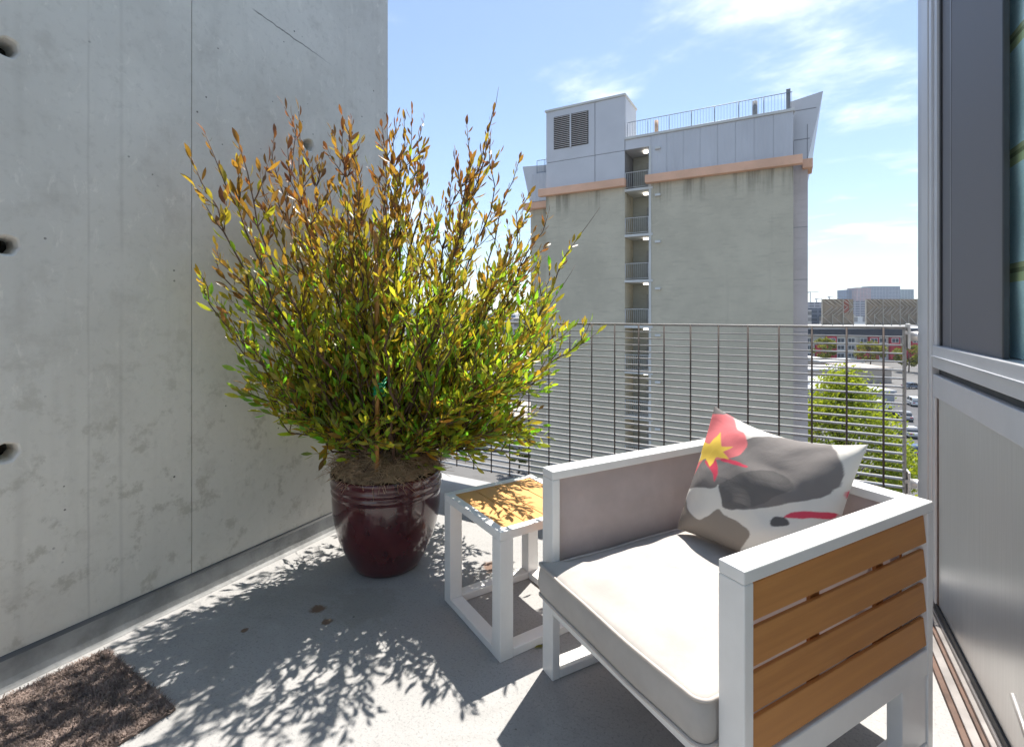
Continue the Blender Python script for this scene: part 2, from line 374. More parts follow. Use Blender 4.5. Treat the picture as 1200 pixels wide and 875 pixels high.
# ------------------------------------------------------------------ ground and city floor
GZ = -17.0
g = MB().add([(-4200, -4200, GZ), (4200, -4200, GZ), (4200, 4200, GZ), (-4200, 4200, GZ)], [(0, 1, 2, 3)]).build('ground', m_asphalt('ground_city', (.10, .098, .095), (.15, .145, .14)))
tag(g, kind='structure')

# ------------------------------------------------------------------ balcony: floor, concrete wall
fl = MB().box(-2.9, 1.1, -3.2, 2.86, -.28, 0, bev=.006).build('balcony_floor', M['floor']); tag(fl, kind='structure')

WX, WY = -2.10, 2.23
wall = empty('concrete_wall', (WX, 0, 0), 0, 'tall raw concrete wall with round form-tie holes left of the potted shrub', 'wall')
def wall_panel(y0, y1, holes, z0=-.28, z1=4.6):
    # face in the plane x=0 (facing +x) with round tie holes; local coordinates are the wall's
    m = MB(); H = .09
    zs = sorted({z0, z1, *[z + s for _, z in holes for s in (-H, H)]}); ys = sorted({y0, y1, *[y + s for y, _ in holes for s in (-H, H)]})
    for i in range(len(ys) - 1):
        for j in range(len(zs) - 1):
            a, b, c, d = ys[i], ys[i + 1], zs[j], zs[j + 1]
            h = [q for q in holes if a < q[0] < b and c < q[1] < d]
            if not h:
                m.add([(0, a, c), (0, b, c), (0, b, d), (0, a, d)], [(0, 1, 2, 3)]); continue
            hy, hz = h[0]; n = 32; ring = []
            for r, x in ((None, 0), (.034, 0), (.0285, -.006), (.024, -.03), (.0225, -.10)):
                row = []
                for k in range(n):
                    q = 2 * math.pi * k / n; cy, cz = math.cos(q), math.sin(q)
                    if r is None: s = H / max(abs(cy), abs(cz)); row.append((0, hy + cy * s, hz + cz * s))
                    else:
                        rr = r * (1 + .05 * math.sin(3 * q + hz * 9) + .035 * math.sin(7 * q + hy * 5)); row.append((x, hy + cy * rr, hz + cz * rr))
                ring.append(row)
            vv = [p for row in ring for p in row]
            ff = [(r * n + k, r * n + (k + 1) % n, (r + 1) * n + (k + 1) % n, (r + 1) * n + k) for r in range(len(ring) - 1) for k in range(n)]
            m.add(vv, ff)
    T = .12                        # arrises of the panel
    m.add([(0, y0, z0), (0, y1, z0), (0, y1, z1), (0, y0, z1), (-T, y0, z0), (-T, y1, z0), (-T, y1, z1), (-T, y0, z1)], [(0, 4, 5, 1), (1, 5, 6, 2), (2, 6, 7, 3), (3, 7, 4, 0)])
    o = m.build('concrete_panel', M['concrete'], wall)
    for hy, hz in holes:
        cc = MB()
        n = 24; cc.add([(-.085, hy + .026 * math.cos(2 * math.pi * k / n), hz + .026 * math.sin(2 * math.pi * k / n)) for k in range(n)], [tuple(range(n))])
        cc.build('tie_hole', M['hole_shade'], o)
    return o
hz = (.719, 1.357, 1.967)
wall_panel(1.1135, WY, [(1.67, z) for z in (.745, 1.367, 1.989)])
wall_panel(-.108, 1.1105, [(.571, z) for z in hz])
wall_panel(-3.2, -.111, [])
MB().box(-.30, -.121, -3.2, WY, -.28, 4.6).build('wall_core', M['concrete'], wall)
# holes pass through the core face: the core is set back behind the cavities
up = MB().prism([(.0, 0.001), (.030, .001), (.018, .012), (.013, .030), (.012, .088), (.0, .094)], 'y', -3.2, WY - .002)
upo = up.build('base_flashing', basic('flashing_coat', (.27, .27, .265), .75, var=.25, scale=9, bump=.6, bscale=60), wall)
MB().prism([(.0, .0945), (.012, .089), (.006, .097), (.0, .1)], 'y', -3.2, WY - .004).build('sealant_bead', M['joint'], wall)

# ------------------------------------------------------------------ railing of steel grating
RY = 2.75
rail = empty('balcony_railing', (0, RY, 0), 0, 'steel grating railing of many thin horizontal bars closing the balcony', 'railing')
bar_me = MB().box(-2.75, .445, .006, .042, -.0025, .0025).mesh('bar', M['galv'])
zs = [1.078 - i * .0372 for i in range(27)]
for i, z in enumerate(zs):
    link_mesh('bar', bar_me, rail, Matrix.Translation((0, 0, z)))
rod_me = MB().tube([(0, 0, zs[-1] - .004), (0, 0, 1.082)], .0042, 6).mesh('rod', M['rod'])
x = .372
while x > -2.75:
    link_mesh('rod', rod_me, rail, Matrix.Translation((x, 0, 0))); x -= .1375
boxo('top_bar', (-2.75, .452, .004, .044, 1.0815, 1.0875), M['galv'], rail, .0015)
boxo('end_bar', (.446, .454, .002, .044, .08, 1.081), M['galv'], rail, .0015)
for z in (1.045, .395):
    b = MB().box(.4565, .4665, -.012, .05, z - .055, z + .055, bev=.003)
    br = b.build('bracket_plate', M['bracket'], rail)
    MB().tube([(.4665, .018, z), (.523, .018, z)], .0215, 20).build('bracket_pipe', M['bracket'], br)
    MB().tube([(.452, -.014, z + .015), (.452, -.02, z + .015)], .008, 6).build('bolt', M['bracket'], br)

# ------------------------------------------------------------------ metal door and window unit on the right
DX = .47
door = empty('window_wall', (DX, 0, 0), 0, 'aluminium window wall with dark screen above a satin metal panel', 'window wall')
boxo('corner_post', (.012, .16, 2.575, 2.70, -.28, 4.2), M['alu'], door, .012)
boxo('outer_jamb', (.002, .16, 2.475, 2.573, -.28, 4.2), M['alu_light'], door, .004)
boxo('brown_seal', (.012, .16, 2.420, 2.4745, -.2, 4.2), M['brown'], door, .002)
boxo('mullion', (-.004, .15, 2.385, 2.4195, .0, 4.2), M['alu_light'], door, .003)
Y0 = -1.2
# upper sash
sash = boxo('window_sash', (.0, .07, Y0, 2.3845, .945, 1.028), M['alu_light'], door, .003)
MB().box(-.006, .0, Y0, 2.383, .985, .990).build('drip_edge', M['alu'], sash)
MB().box(.004, .06, 2.345, 2.3842, 1.0285, 4.1, bev=.002).build('sash_stile', M['alu_light'], sash)
MB().box(.012, .030, 2.330, 2.3445, 1.0285, 4.1, bev=.002).build('black_gasket', M['black'], sash)
MB().box(.018, .021, 1.755, 2.3298, 1.0285, 4.1).build('insect_screen', M['screen'], sash)
MB().box(.016, .0225, 2.215, 2.228, 1.0286, 4.1, bev=.002).build('screen_stile', basic('dark_stile', (.15, .15, .16), .35), sash)
MB().add([(.034, Y0, 1.0287), (.034, 2.3298, 1.0287), (.034, 2.3298, 4.1), (.034, Y0, 4.1)], [(0, 1, 2, 3)]).build('pane', M['glass'], sash)
MB().box(.015, .030, 1.742, 1.7545, 1.0288, 4.1, bev=.003).build('meeting_stile', basic('dark_stile_2', (.045, .047, .05), .4), sash)
# blind hanging behind the glass
bl = MB(); nb = 160
vv = []; ff = []
for i in range(nb + 1):
    z = 1.03 + 3.0 * i / nb; xx = .046 + .006 * abs(math.sin((z + 10.055) / .305 * math.pi)); vv += [(xx, Y0, z), (xx, 2.0, z)]
ff = [(2 * i, 2 * i + 1, 2 * i + 3, 2 * i + 2) for i in range(nb)]
bl.add(vv, ff, True)
bl.build('roman_blind', M['blind'], door)
room = MB().box(.10, 2.2, Y0, 2.38, .0, 4.1)
room.f = [f for i, f in enumerate(room.f) if i != 5]; room.sm = room.sm[:len(room.f)]
room.build('room_interior', M['room'], door)
# dark shadow gap, lower panel
boxo('shadow_gap', (.02, .06, Y0, 2.3843, .9205, .9445), M['black'], door)
lp = boxo('panel_rail', (.001, .06, Y0, 2.3844, .838, .920), M['alu_light'], door, .003)
boxo('panel_stile', (.001, .06, 2.355, 2.3843, .075, .8375), M['alu_light'], door, .003)
boxo('panel_gasket', (.008, .06, 2.345, 2.3548, .075, .8374), M['brown'], door)
boxo('metal_panel', (.010, .06, Y0, 2.3448, .078, .8373), M['panel'], door, .001)
boxo('bottom_rail', (.004, .06, Y0, 2.384, .052, .0775), M['black'], door)
for i, (xa, xb, z0, z1, mm) in enumerate(((-.002, .06, .034, .0515, 'sill'), (-.016, -.0025, .001, .040, 'sill'), (-.026, -.0165, .001, .030, 'brown'), (-.050, -.0265, .001, .022, 'sill'), (-.066, -.0505, .001, .014, 'brown'))):
    boxo('sill_track', (xa, xb, Y0, 2.40 - i * .003, z0, z1), M[mm], door, .0015)
# lever handle low on the panel
hd = MB().box(-.012, .0095, 1.34, 1.38, .18, .32, bev=.004).build('handle_plate', M['bracket'], door)
MB().tube([(-.012, 1.36, .27), (-.04, 1.362, .272), (-.045, 1.37, .275), (-.045, 1.47, .32)], .006, 10).build('handle_lever', M['bracket'], hd)
# wall beyond camera side carries on in the same plane
back = boxo('building_wall', (DX + .002, DX + 2.4, -3.2, Y0 - .002, -.28, 4.2), m_stucco('pale_render', (.5, .49, .47)), None)
tag(back, 'pale rendered wall continuing beside the window wall', 'wall')

# ------------------------------------------------------------------ lounge chair
CH_ROT = YAW + R(28.2)
cF = cpt(.2716, 1.272)
CM = Matrix.Translation(cF) @ Matrix.Rotation(CH_ROT, 4, 'Z')
chair = empty('lounge_chair', cF, CH_ROT, 'white framed outdoor lounge chair with orange-brown slatted sides', 'chair')
HW, IN, DP, HT, TH = .3675, .3075, .755, .653, .027
BV = .0028
for s in (-1, 1):
    a, b = (IN, HW) if s > 0 else (-HW, -IN)
    boxo('arm_rest', (0, DP, a, b, HT - TH, HT), M['white'], chair, BV)
    boxo('leg', (0, TH + .001, a, b, .0, HT - TH - .0004), M['white'], chair, BV)
    boxo('leg', (DP - TH - .001, DP, a, b, .0, HT - TH - .0004), M['white'], chair, BV)
    if s < 0: boxo('leg_web', (DP - .15, DP - TH - .0015, a + .004, b - .02, .0275, .2045), M['white'], chair, BV)
    boxo('runner', (TH + .0015, DP - TH - .0015, a + .0003, b - .0003, .0005, TH), M['white'], chair, BV)
    boxo('side_rail', (TH + .0015, DP - TH - .0015, a + .0005, b - .0005, .205, .271), M['white'], chair, BV)
    yo = s * .357
    for k in range(4):
        zc = .2715 + .0893 * k + .0435
        T = Matrix.Translation(((DP) / 2, yo, zc)) @ Matrix.Rotation(R(5.5) * s, 4, 'X')
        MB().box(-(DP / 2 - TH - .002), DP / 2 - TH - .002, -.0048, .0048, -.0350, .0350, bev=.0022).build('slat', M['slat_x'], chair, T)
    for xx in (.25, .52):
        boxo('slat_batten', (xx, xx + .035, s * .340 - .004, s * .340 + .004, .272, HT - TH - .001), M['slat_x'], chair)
    # sling stretched on the inside
    ms = MB(); nx, nz = 24, 12; vv = []
    for i in range(nx + 1):
        for j in range(nz + 1):
            u, w = i / nx, j / nz; sag = .006 * math.sin(math.pi * u) * math.sin(math.pi * w)
            vv.append((TH + .006 + (.69 - TH - .012) * u, s * (.322 - sag), .274 + (HT - TH - .277) * w))
    ms.add(vv, [(i * (nz + 1) + j, (i + 1) * (nz + 1) + j, (i + 1) * (nz + 1) + j + 1, i * (nz + 1) + j + 1) for i in range(nx) for j in range(nz)], True)
    ms.build('sling_panel', M['sling'], chair)
boxo('front_rail', (.0005, .030, -IN + .0005, IN - .0005, .205, .268), M['white'], chair, BV)
boxo('back_rail', (DP - .06, DP - .0005, -IN + .0005, IN - .0005, HT - TH, HT - .0005), M['white'], chair, BV)
boxo('back_rail', (DP - .06, DP - .0005, -IN + .0005, IN - .0005, .205, .268), M['white'], chair, BV)
ms = MB(); ms.add([(.705, -IN + .004, .272), (.705, IN - .004, .272), (.705, IN - .004, HT - TH - .002), (.705, -IN + .004, HT - TH - .002)], [(0, 1, 2, 3)]); ms.build('sling_panel', M['sling'], chair)
for k in range(4):
    zc = .2715 + .0893 * k + .0435
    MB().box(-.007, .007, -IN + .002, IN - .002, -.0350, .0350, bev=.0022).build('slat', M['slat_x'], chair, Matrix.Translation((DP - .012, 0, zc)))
ms = MB(); ms.add([(.031, -IN + .001, .266), (.69, -IN + .001, .266), (.69, IN - .001, .266), (.031, IN - .001, .266)], [(0, 1, 2, 3)]); ms.build('seat_deck', M['sling'], chair)

# seat cushion
cush = empty('seat_cushion', cF, CH_ROT, 'thick beige box cushion with piped edges on the lounge chair seat', 'cushion')
def rounded_outline(x0, x1, y0, y1, r, n=10, m=26):
    pts = []
    cs = [((x1 - r, y1 - r), 0), ((x0 + r, y1 - r), 90), ((x0 + r, y0 + r), 180), ((x1 - r, y0 + r), 270)]
    for i, ((cx, cy), a0) in enumerate(cs):
        for k in range(n + 1):
            q = R(a0 + 90 * k / n); pts.append((cx + r * math.cos(q), cy + r * math.sin(q)))
        (nx, ny), na = cs[(i + 1) % 4]; e = Vector((nx + r * math.cos(R(na)), ny + r * math.sin(R(na)))); b = Vector(pts[-1])
        for k in range(1, m): p = b.lerp(e, k / m); pts.append((p.x, p.y))
    return pts
out0 = rounded_outline(-.038, .695, -.300, .300, .03)
def cdef(p):       # the front of the cushion overhangs and its far corner bulges over the far leg
    x, y = p; f = max(0, min(1, (.0 - x) / .038)) if x < 0 else 0
    y2 = y + (.050 * f * max(0, (y + .05) / .35) if y > -.05 else 0)
    x2 = x - .004 * math.sin((y + .3) * 7) * (1 if x < 0 else 0)
    return x2, y2
N = len(out0); cm = MB(); vv = []; ff = []
zprof = [(0.0, .272, .965), (0, .2725, .99), (0, .278, 1.0), (1, .296, 1.008), (1, .318, 1.012), (1, .340, 1.008), (1, .358, 1.0), (0, .3665, .992)]
cx0 = .33
def ringpts(sc_, z, wob):
    rr = []
    for i, p in enumerate(out0):
        x, y = cdef(p); x = cx0 + (x - cx0) * sc_; y = y * sc_
        if wob:
            nn = noise.noise(Vector((x * 9, y * 9, z * 22))); x += (x - cx0) * nn * .012; y += y * nn * .010
        rr.append((x, y, z + .0035 * noise.noise(Vector((p[0] * 6, p[1] * 6, 3.1)))))
    return rr
rows = [ringpts(s_, z, w) for w, z, s_ in zprof]
ztop = .3665
for k in range(1, 26):
    s_ = .992 * (1 - k / 26.0); e = 1 - s_
    row = []
    for i, p in enumerate(out0):
        x, y = cdef(p); x = cx0 + (x - cx0) * s_; y = y * s_
        dome = .036 * (1 - (s_ / .992) ** 3.2)
        wr = .0045 * noise.noise(Vector((x * 16, y * 7, 1.7))) + .004 * noise.noise(Vector((x * 5, y * 5, 7.7)))
        row.append((x, y, ztop + dome + wr * min(1, e * 8)))
    rows.append(row)
vv = [p for r_ in rows for p in r_]
for r_ in range(len(rows) - 1):
    for i in range(N): j = (i + 1) % N; ff.append((r_ * N + i, r_ * N + j, (r_ + 1) * N + j, (r_ + 1) * N + i))
ff.append(tuple((len(rows) - 1) * N + i for i in range(N))); ff.append(tuple(reversed(range(N))))
cm.add(vv, ff, True); cm.build('cushion_cover', M['cushion'], cush)
for z in (.3668, .274):
    MB().loop_tube([(cx0 + (cdef(p)[0] - cx0) * 1.004, cdef(p)[1] * 1.004, z + .004 * noise.noise(Vector((p[0] * 6, p[1] * 6, 3.1)))) for p in out0], .0046).build('piping', M['piping'], cush)

# printed throw pillow leaning in the corner of the chair
TL, TR_, BL, BR = Vector((.610, .205, .822)), Vector((.655, -.262, .790)), Vector((.470, .245, .405)), Vector((.505, -.225, .405))
def pil_px(s, t):   # chart of the printed cloth, the drawing's own coordinates
    q = [(838, 476), (1010, 522), (795, 625), (961, 702)]
    x = (q[0][0] * (1 - s) + q[1][0] * s) * t + (q[2][0] * (1 - s) + q[3][0] * s) * (1 - t)
    y = (q[0][1] * (1 - s) + q[1][1] * s) * t + (q[2][1] * (1 - s) + q[3][1] * s) * (1 - t)
    return (x - 780) * 4.376, (y - 460) * 4.376
CREAM, GREY, DARK, PINK, RED, YEL, TAUPE = (.66, .63, .585), (.195, .178, .172), (.115, .108, .107), (.72, .19, .20), (.60, .065, .11), (.86, .58, .10), (.25, .215, .185)
POLY = [
    ([(112, 545), (150, 430), (215, 310), (300, 280), (400, 200), (540, 170), (700, 185), (860, 212), (925, 262), (955, 350), (940, 450), (880, 560), (750, 655), (590, 705), (385, 690), (348, 610), (328, 525), (300, 548), (200, 545)], GREY),
    ([(330, 528), (400, 480), (470, 430), (570, 395), (680, 405), (775, 455), (800, 520), (720, 600), (590, 690), (385, 685), (348, 605)], (.145, .135, .132)),
    ([(520, 420), (600, 390), (700, 395), (780, 450), (770, 500), (690, 490), (600, 470)], DARK),
    ([(205, 150), (222, 85), (320, 82), (385, 135), (450, 165), (475, 228), (430, 285), (335, 318), (245, 335), (200, 240)], PINK),
    ([(200, 335), (222, 340), (170, 430), (118, 510), (128, 470)], PINK),
    ([(235, 350), (292, 320), (318, 420), (303, 505), (292, 450), (270, 410)], RED),
    ([(330, 318), (380, 310), (515, 358), (508, 372), (430, 352), (345, 336)], RED),
    ([(310, 158), (327, 232), (396, 222), (342, 268), (382, 314), (304, 305), (264, 388), (238, 328), (182, 366), (204, 300), (160, 288), (218, 220), (258, 232)], YEL),
    ([(30, 660), (100, 600), (125, 655), (160, 690), (215, 722), (290, 700), (338, 684), (370, 720), (480, 775), (560, 860), (300, 900), (30, 760)], TAUPE),
    ([(740, 745), (775, 705), (895, 650), (866, 705), (800, 738)], RED),
    ([(680, 775), (700, 748), (742, 748), (760, 790), (690, 812)], DARK),
    ([(955, 462), (995, 455), (985, 520), (930, 600), (935, 540)], RED),
    ([(200, 92), (215, 20), (290, 50), (300, 90)], GREY),
]
def inside(x, y, poly):
    c = False; n = len(poly); j = n - 1
    for i in range(n):
        xi, yi = poly[i]; xj, yj = poly[j]
        if (yi > y) != (yj > y) and x < (xj - xi) * (y - yi) / (yj - yi) + xi: c = not c
        j = i
    return c
def smooth_poly(p, n=6):
    o = []; m = len(p)
    for i in range(m):
        a, b, c, d = (Vector(p[(i + k) % m]) for k in (-1, 0, 1, 2))
        for k in range(n):
            t = k / n; q = .5 * ((2 * b) + (c - a) * t + (2 * a - 5 * b + 4 * c - d) * t * t + (3 * b - a - 3 * c + d) * t ** 3); o.append((q.x, q.y))
    return o
POLY = [(smooth_poly(p) if c is not YEL else p, c) for p, c in POLY]
PB = [(min(p[0] for p in P), max(p[0] for p in P), min(p[1] for p in P), max(p[1] for p in P)) for P, _ in POLY]
def pil_col(s, t):
    s, t = (s + .062 * math.sin(math.pi * (2 * s - 1))), (t + .062 * math.sin(math.pi * (2 * t - 1)))
    x, y = pil_px(s, t)
    x += 6 * noise.noise(Vector((x * .02, y * .02, 0))); y += 6 * noise.noise(Vector((x * .02, y * .02, 9)))
    c = CREAM
    for (P, k), b in zip(POLY, PB):
        if b[0] <= x <= b[1] and b[2] <= y <= b[3] and inside(x, y, P): c = k
    return c
PN = 150; pv = []; pf = []; pc = []
nrm = (TL - BL).cross(BR - BL).normalized()
if nrm.x > 0: nrm = -nrm
for side in (0, 1):
    b = len(pv)
    for i in range(PN + 1):
        for j in range(PN + 1):
            s, t = i / PN, j / PN; X, Y = 2 * s - 1, 2 * t - 1
            pin = .045                                           # pinched, in-curved edges leave four ears
            Xp = X * (1 - pin * (1 - Y ** 2)); Yp = Y * (1 - pin * (1 - X ** 2)); s2, t2 = (Xp + 1) / 2, (Yp + 1) / 2
            p = (BL.lerp(BR, s2)).lerp(TL.lerp(TR_, s2), t2)
            body = max(0, (1 - abs(X) ** 2.6) * (1 - abs(Y) ** 2.6)) ** .55
            sag = 1.0 + .22 * (-Y)                                # filling has settled downwards
            th = .082 * body * sag
            wr = .006 * math.sin(9 * (X - Y) + 2 * noise.noise(Vector((X * 2, Y * 2, 1)))) * body * max(0, (abs(X) + abs(Y) - .5)) + .010 * noise.noise(Vector((X * 2.2 + 5, Y * 2.2, side))) * body
            fold = -.010 * math.exp(-((Y - .45 + .35 * X) / .17) ** 2) * max(0, 1 - abs(X - .3)) * body
            q = p + nrm * (th + wr + fold) * (1 if side == 0 else -.75)
            q += Vector((0, 0, -.035 * (1 - X ** 2) * max(0, Y)))  # top edge slumps between the ears
            pv.append(q)
            if side: pc.append(CREAM)
            else:
                acc = [0, 0, 0]
                for ds, dt in ((-.25, -.25), (.25, -.25), (-.25, .25), (.25, .25)):
                    k = pil_col(s + ds / PN, t + dt / PN)
                    for q_ in range(3): acc[q_] += k[q_] / 4
                pc.append(tuple(acc))
    for i in range(PN):
        for j in range(PN):
            a = b + i * (PN + 1) + j; pf.append((a, a + 1, a + PN + 2, a + PN + 1) if side else (a, a + PN + 1, a + PN + 2, a + 1))
me = bpy.data.meshes.new('throw_pillow'); me.from_pydata([tuple(p) for p in pv], [], pf); me.polygons.foreach_set('use_smooth', [True] * len(pf))
at = me.color_attributes.new('Col', 'FLOAT_COLOR', 'POINT'); at.data.foreach_set('color', [x for c in pc for x in (*c, 1)]); me.materials.append(M['pillow'])
pil = link_mesh('throw_pillow', me); pil.location = cF; pil.rotation_euler = (0, 0, CH_ROT)
tag(pil, 'grey and cream throw pillow with pink patch and yellow star flower, leaning in the chair', 'pillow')

# ------------------------------------------------------------------ side table
TB_ROT = YAW + R(33)
tF = cpt(-.039, 1.624)
table = empty('side_table', tF, TB_ROT, 'small white cube side table with orange-brown slatted top beside the pot', 'table')
S, LG, TTH, TH_ = .425, .052, .03, .428       # local x to the right-back, y to the left-back
for ax in (0, 1):
    for ay in (0, 1):
        x0 = 0 if ax == 0 else S - LG; y0 = 0 if ay == 0 else S - LG
        boxo('leg', (x0, x0 + LG, y0, y0 + LG, 0, TH_ - TTH - .0004), M['white'], table, .002)
for z0, z1, nm in ((0.0006, .028, 'runner'), (TH_ - TTH, TH_, 'top_rail')):
    full = nm == 'top_rail'
    a0, a1 = (0, S) if full else (LG + .0005, S - LG - .0005); e = 0 if full else .0004; w = .03 if full else LG
    for y0 in (0, S - w): boxo(nm, (a0, a1, y0 + e, y0 + w - e, z0, z1), M['white'], table, .002)
    b0, b1 = (w + .0005, S - w - .0005)
    for x0 in (0, S - w): boxo(nm, (x0 + e, x0 + w - e, b0, b1, z0, z1 - .0003), M['white'], table, .002)
pw = (S - .06 - .002) / 4
for k in range(4):
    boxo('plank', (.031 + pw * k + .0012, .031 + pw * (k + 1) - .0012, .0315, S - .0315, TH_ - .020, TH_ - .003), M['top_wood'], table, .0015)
boxo('plank_batten', (.031, S - .031, .19, .23, TH_ - .029, TH_ - .0205), M['white'], table)

# ------------------------------------------------------------------ potted shrub
rnd = random.Random(11)
PC = cpt(-.574, 2.28)
pot = empty('potted_shrub', PC, 0, 'bronze-tipped green shrub in a glossy dark red glazed pot by the concrete wall', 'potted plant')
prof = [(.0, .0), (.138, .0), (.148, .006), (.165, .035), (.186, .075), (.206, .12), (.221, .165), (.233, .22), (.2405, .275), (.2425, .320), (.2415, .338), (.2408, .345), (.2452, .352), (.2462, .360), (.2448, .367), (.2430, .372), (.2435, .377),
        (.2475, .384), (.2482, .391), (.2465, .398), (.2450, .403), (.2455, .412), (.249, .424), (.2505, .432), (.247, .438), (.240, .439), (.232, .432), (.228, .40), (.226, .36), (.0, .36)]
MB().lathe(prof, 72).build('pot', M['pot'], pot)
# moss mound with loose fibres
mm = MB(); vv = []; ff = []; nr, na = 12, 40
for i in range(nr + 1):
    for k in range(na):
        r = .232 * i / nr; q = 2 * math.pi * k / na; p = Vector((r * math.cos(q), r * math.sin(q), 0)); e = i / nr
        z = .436 + .10 * (1 - e ** 2.2) + .03 * noise.noise(p * 14) + .018 * noise.noise(p * 40)
        vv.append((p.x, p.y, z))
ff = [(i * na + k, i * na + (k + 1) % na, (i + 1) * na + (k + 1) % na, (i + 1) * na + k) for i in range(nr) for k in range(na)]
mm.add(vv, ff, True); mm.build('moss', M['moss'], pot)
fm = MB()
for i in range(2600):
    q = rnd.uniform(0, 2 * math.pi); r = .25 * math.sqrt(rnd.random()); e = r / .25
    p = Vector((r * math.cos(q), r * math.sin(q), .446 + .10 * (1 - e ** 2.2) + rnd.uniform(-.012, .03)))
    d = Vector((rnd.gauss(0, 1), rnd.gauss(0, 1), rnd.gauss(0, .45))).normalized(); L = rnd.uniform(.03, .075); bend = Vector((rnd.gauss(0, .5), rnd.gauss(0, .5), rnd.uniform(-.9, .2))) * L * .6
    fm.tube([p, p + d * L * .5 + bend * .25, p + d * L + bend], [.0014, .0012, .0006], 3, False)
fo = fm.build('moss_fibre', basic('moss_fibre_brown', (.40, .27, .16), .9, var=.4, scale=22), pot); fo['kind'] = 'stuff'
RGT = Vector((math.cos(YAW), math.sin(YAW), 0)); FWD = Vector((-math.sin(YAW), math.cos(YAW), 0))
# reach of the crown (metres) by direction, degrees from the vertical, in the plane across the balcony
REACH = [(-95, .22), (-75, .34), (-52, .55), (-38, .84), (-29, 1.26), (-18, 1.74), (-12, 1.78), (-6, 1.58), (4, 1.66), (16, 1.80), (24, 1.54), (38, 1.30), (51, 1.14), (58, .98), (66, .76), (78, .56), (95, .42)]
def reach(a):
    for (a0, r0), (a1, r1) in zip(REACH, REACH[1:]):
        if a0 <= a <= a1: return r0 + (r1 - r0) * (a - a0) / (a1 - a0)
    return .5
stems = MB(); leaves = []           # leaves: (pos, dir, normal-hint, length, colour)
XMIN = WX + .06 - PC.x
def bez(a, b, c, t): return a * (1 - t) ** 2 + b * (2 * t * (1 - t)) + c * t * t
stem_tone = 0.0
def leafcol(z, tipf):
    h = (z - .95) / 1.05 + tipf * .34 - .12 + rnd.gauss(0, .2) + stem_tone
    if rnd.random() < .02: return (.16, .09, .045)         # a few dried leaves
    g0, g1 = (.16, .22, .028), (.52, .54, .06)
    if h < .40: c = [a + (b - a) * rnd.random() for a, b in zip(g0, g1)]
    elif h < .68: k = (h - .40) / .28; c = [a + (b - a) * k for a, b in zip((.37, .36, .042), (.37, .24, .04))]
    else:
        k = min(1, (h - .68) / .45); c = [a + (b - a) * k for a, b in zip((.32, .18, .035), (.23, .08, .042))]
    v = rnd.uniform(.75, 1.2); return tuple(x * v for x in c)
def clampx(p):
    if p.x < XMIN:
        p = p.copy(); over = XMIN - p.x; p.x = XMIN + min(.03, over * .05); p.y -= over * .12
    return p
def put_leaves(pts, t0, step, tip_only=False):
    # walk along a polyline and set alternate leaves
    L = [0]
    for a, b in zip(pts, pts[1:]): L.append(L[-1] + (b - a).length)
    tot = L[-1]; s = tot * t0; k = rnd.randint(0, 9)
    while s < tot:
        i = max(j for j in range(len(L)) if L[j] <= s); i = min(i, len(pts) - 2)
        f = (s - L[i]) / max(1e-6, L[i + 1] - L[i]); p = pts[i].lerp(pts[i + 1], f); tg = (pts[i + 1] - pts[i]).normalized()
        q = k * 2.399 + rnd.gauss(0, .4); a = tg.orthogonal().normalized(); c = tg.cross(a); rad = a * math.cos(q) + c * math.sin(q)
        spread = rnd.uniform(.2, .85)
        d = (tg * (1 - spread * .35) + rad * spread + Vector((rnd.gauss(0, .12), rnd.gauss(0, .12), .12))).normalized()
        ln = rnd.triangular(.016, .074, .040) * (.8 if s > tot * .9 else 1)
        leaves.append((p + rad * .002, d, rad, ln, leafcol(p.z, s / tot if tot > .2 else .8))); k += 1; s += step * rnd.uniform(.6, 1.4)
    leaves.append((pts[-1], (pts[-1] - pts[-2]).normalized(), Vector((rnd.gauss(0, 1), rnd.gauss(0, 1), .1)), rnd.uniform(.035, .06), leafcol(pts[-1].z, 1.0)))
nstem = 114; nlow = 22; nback = 16; nright = 14
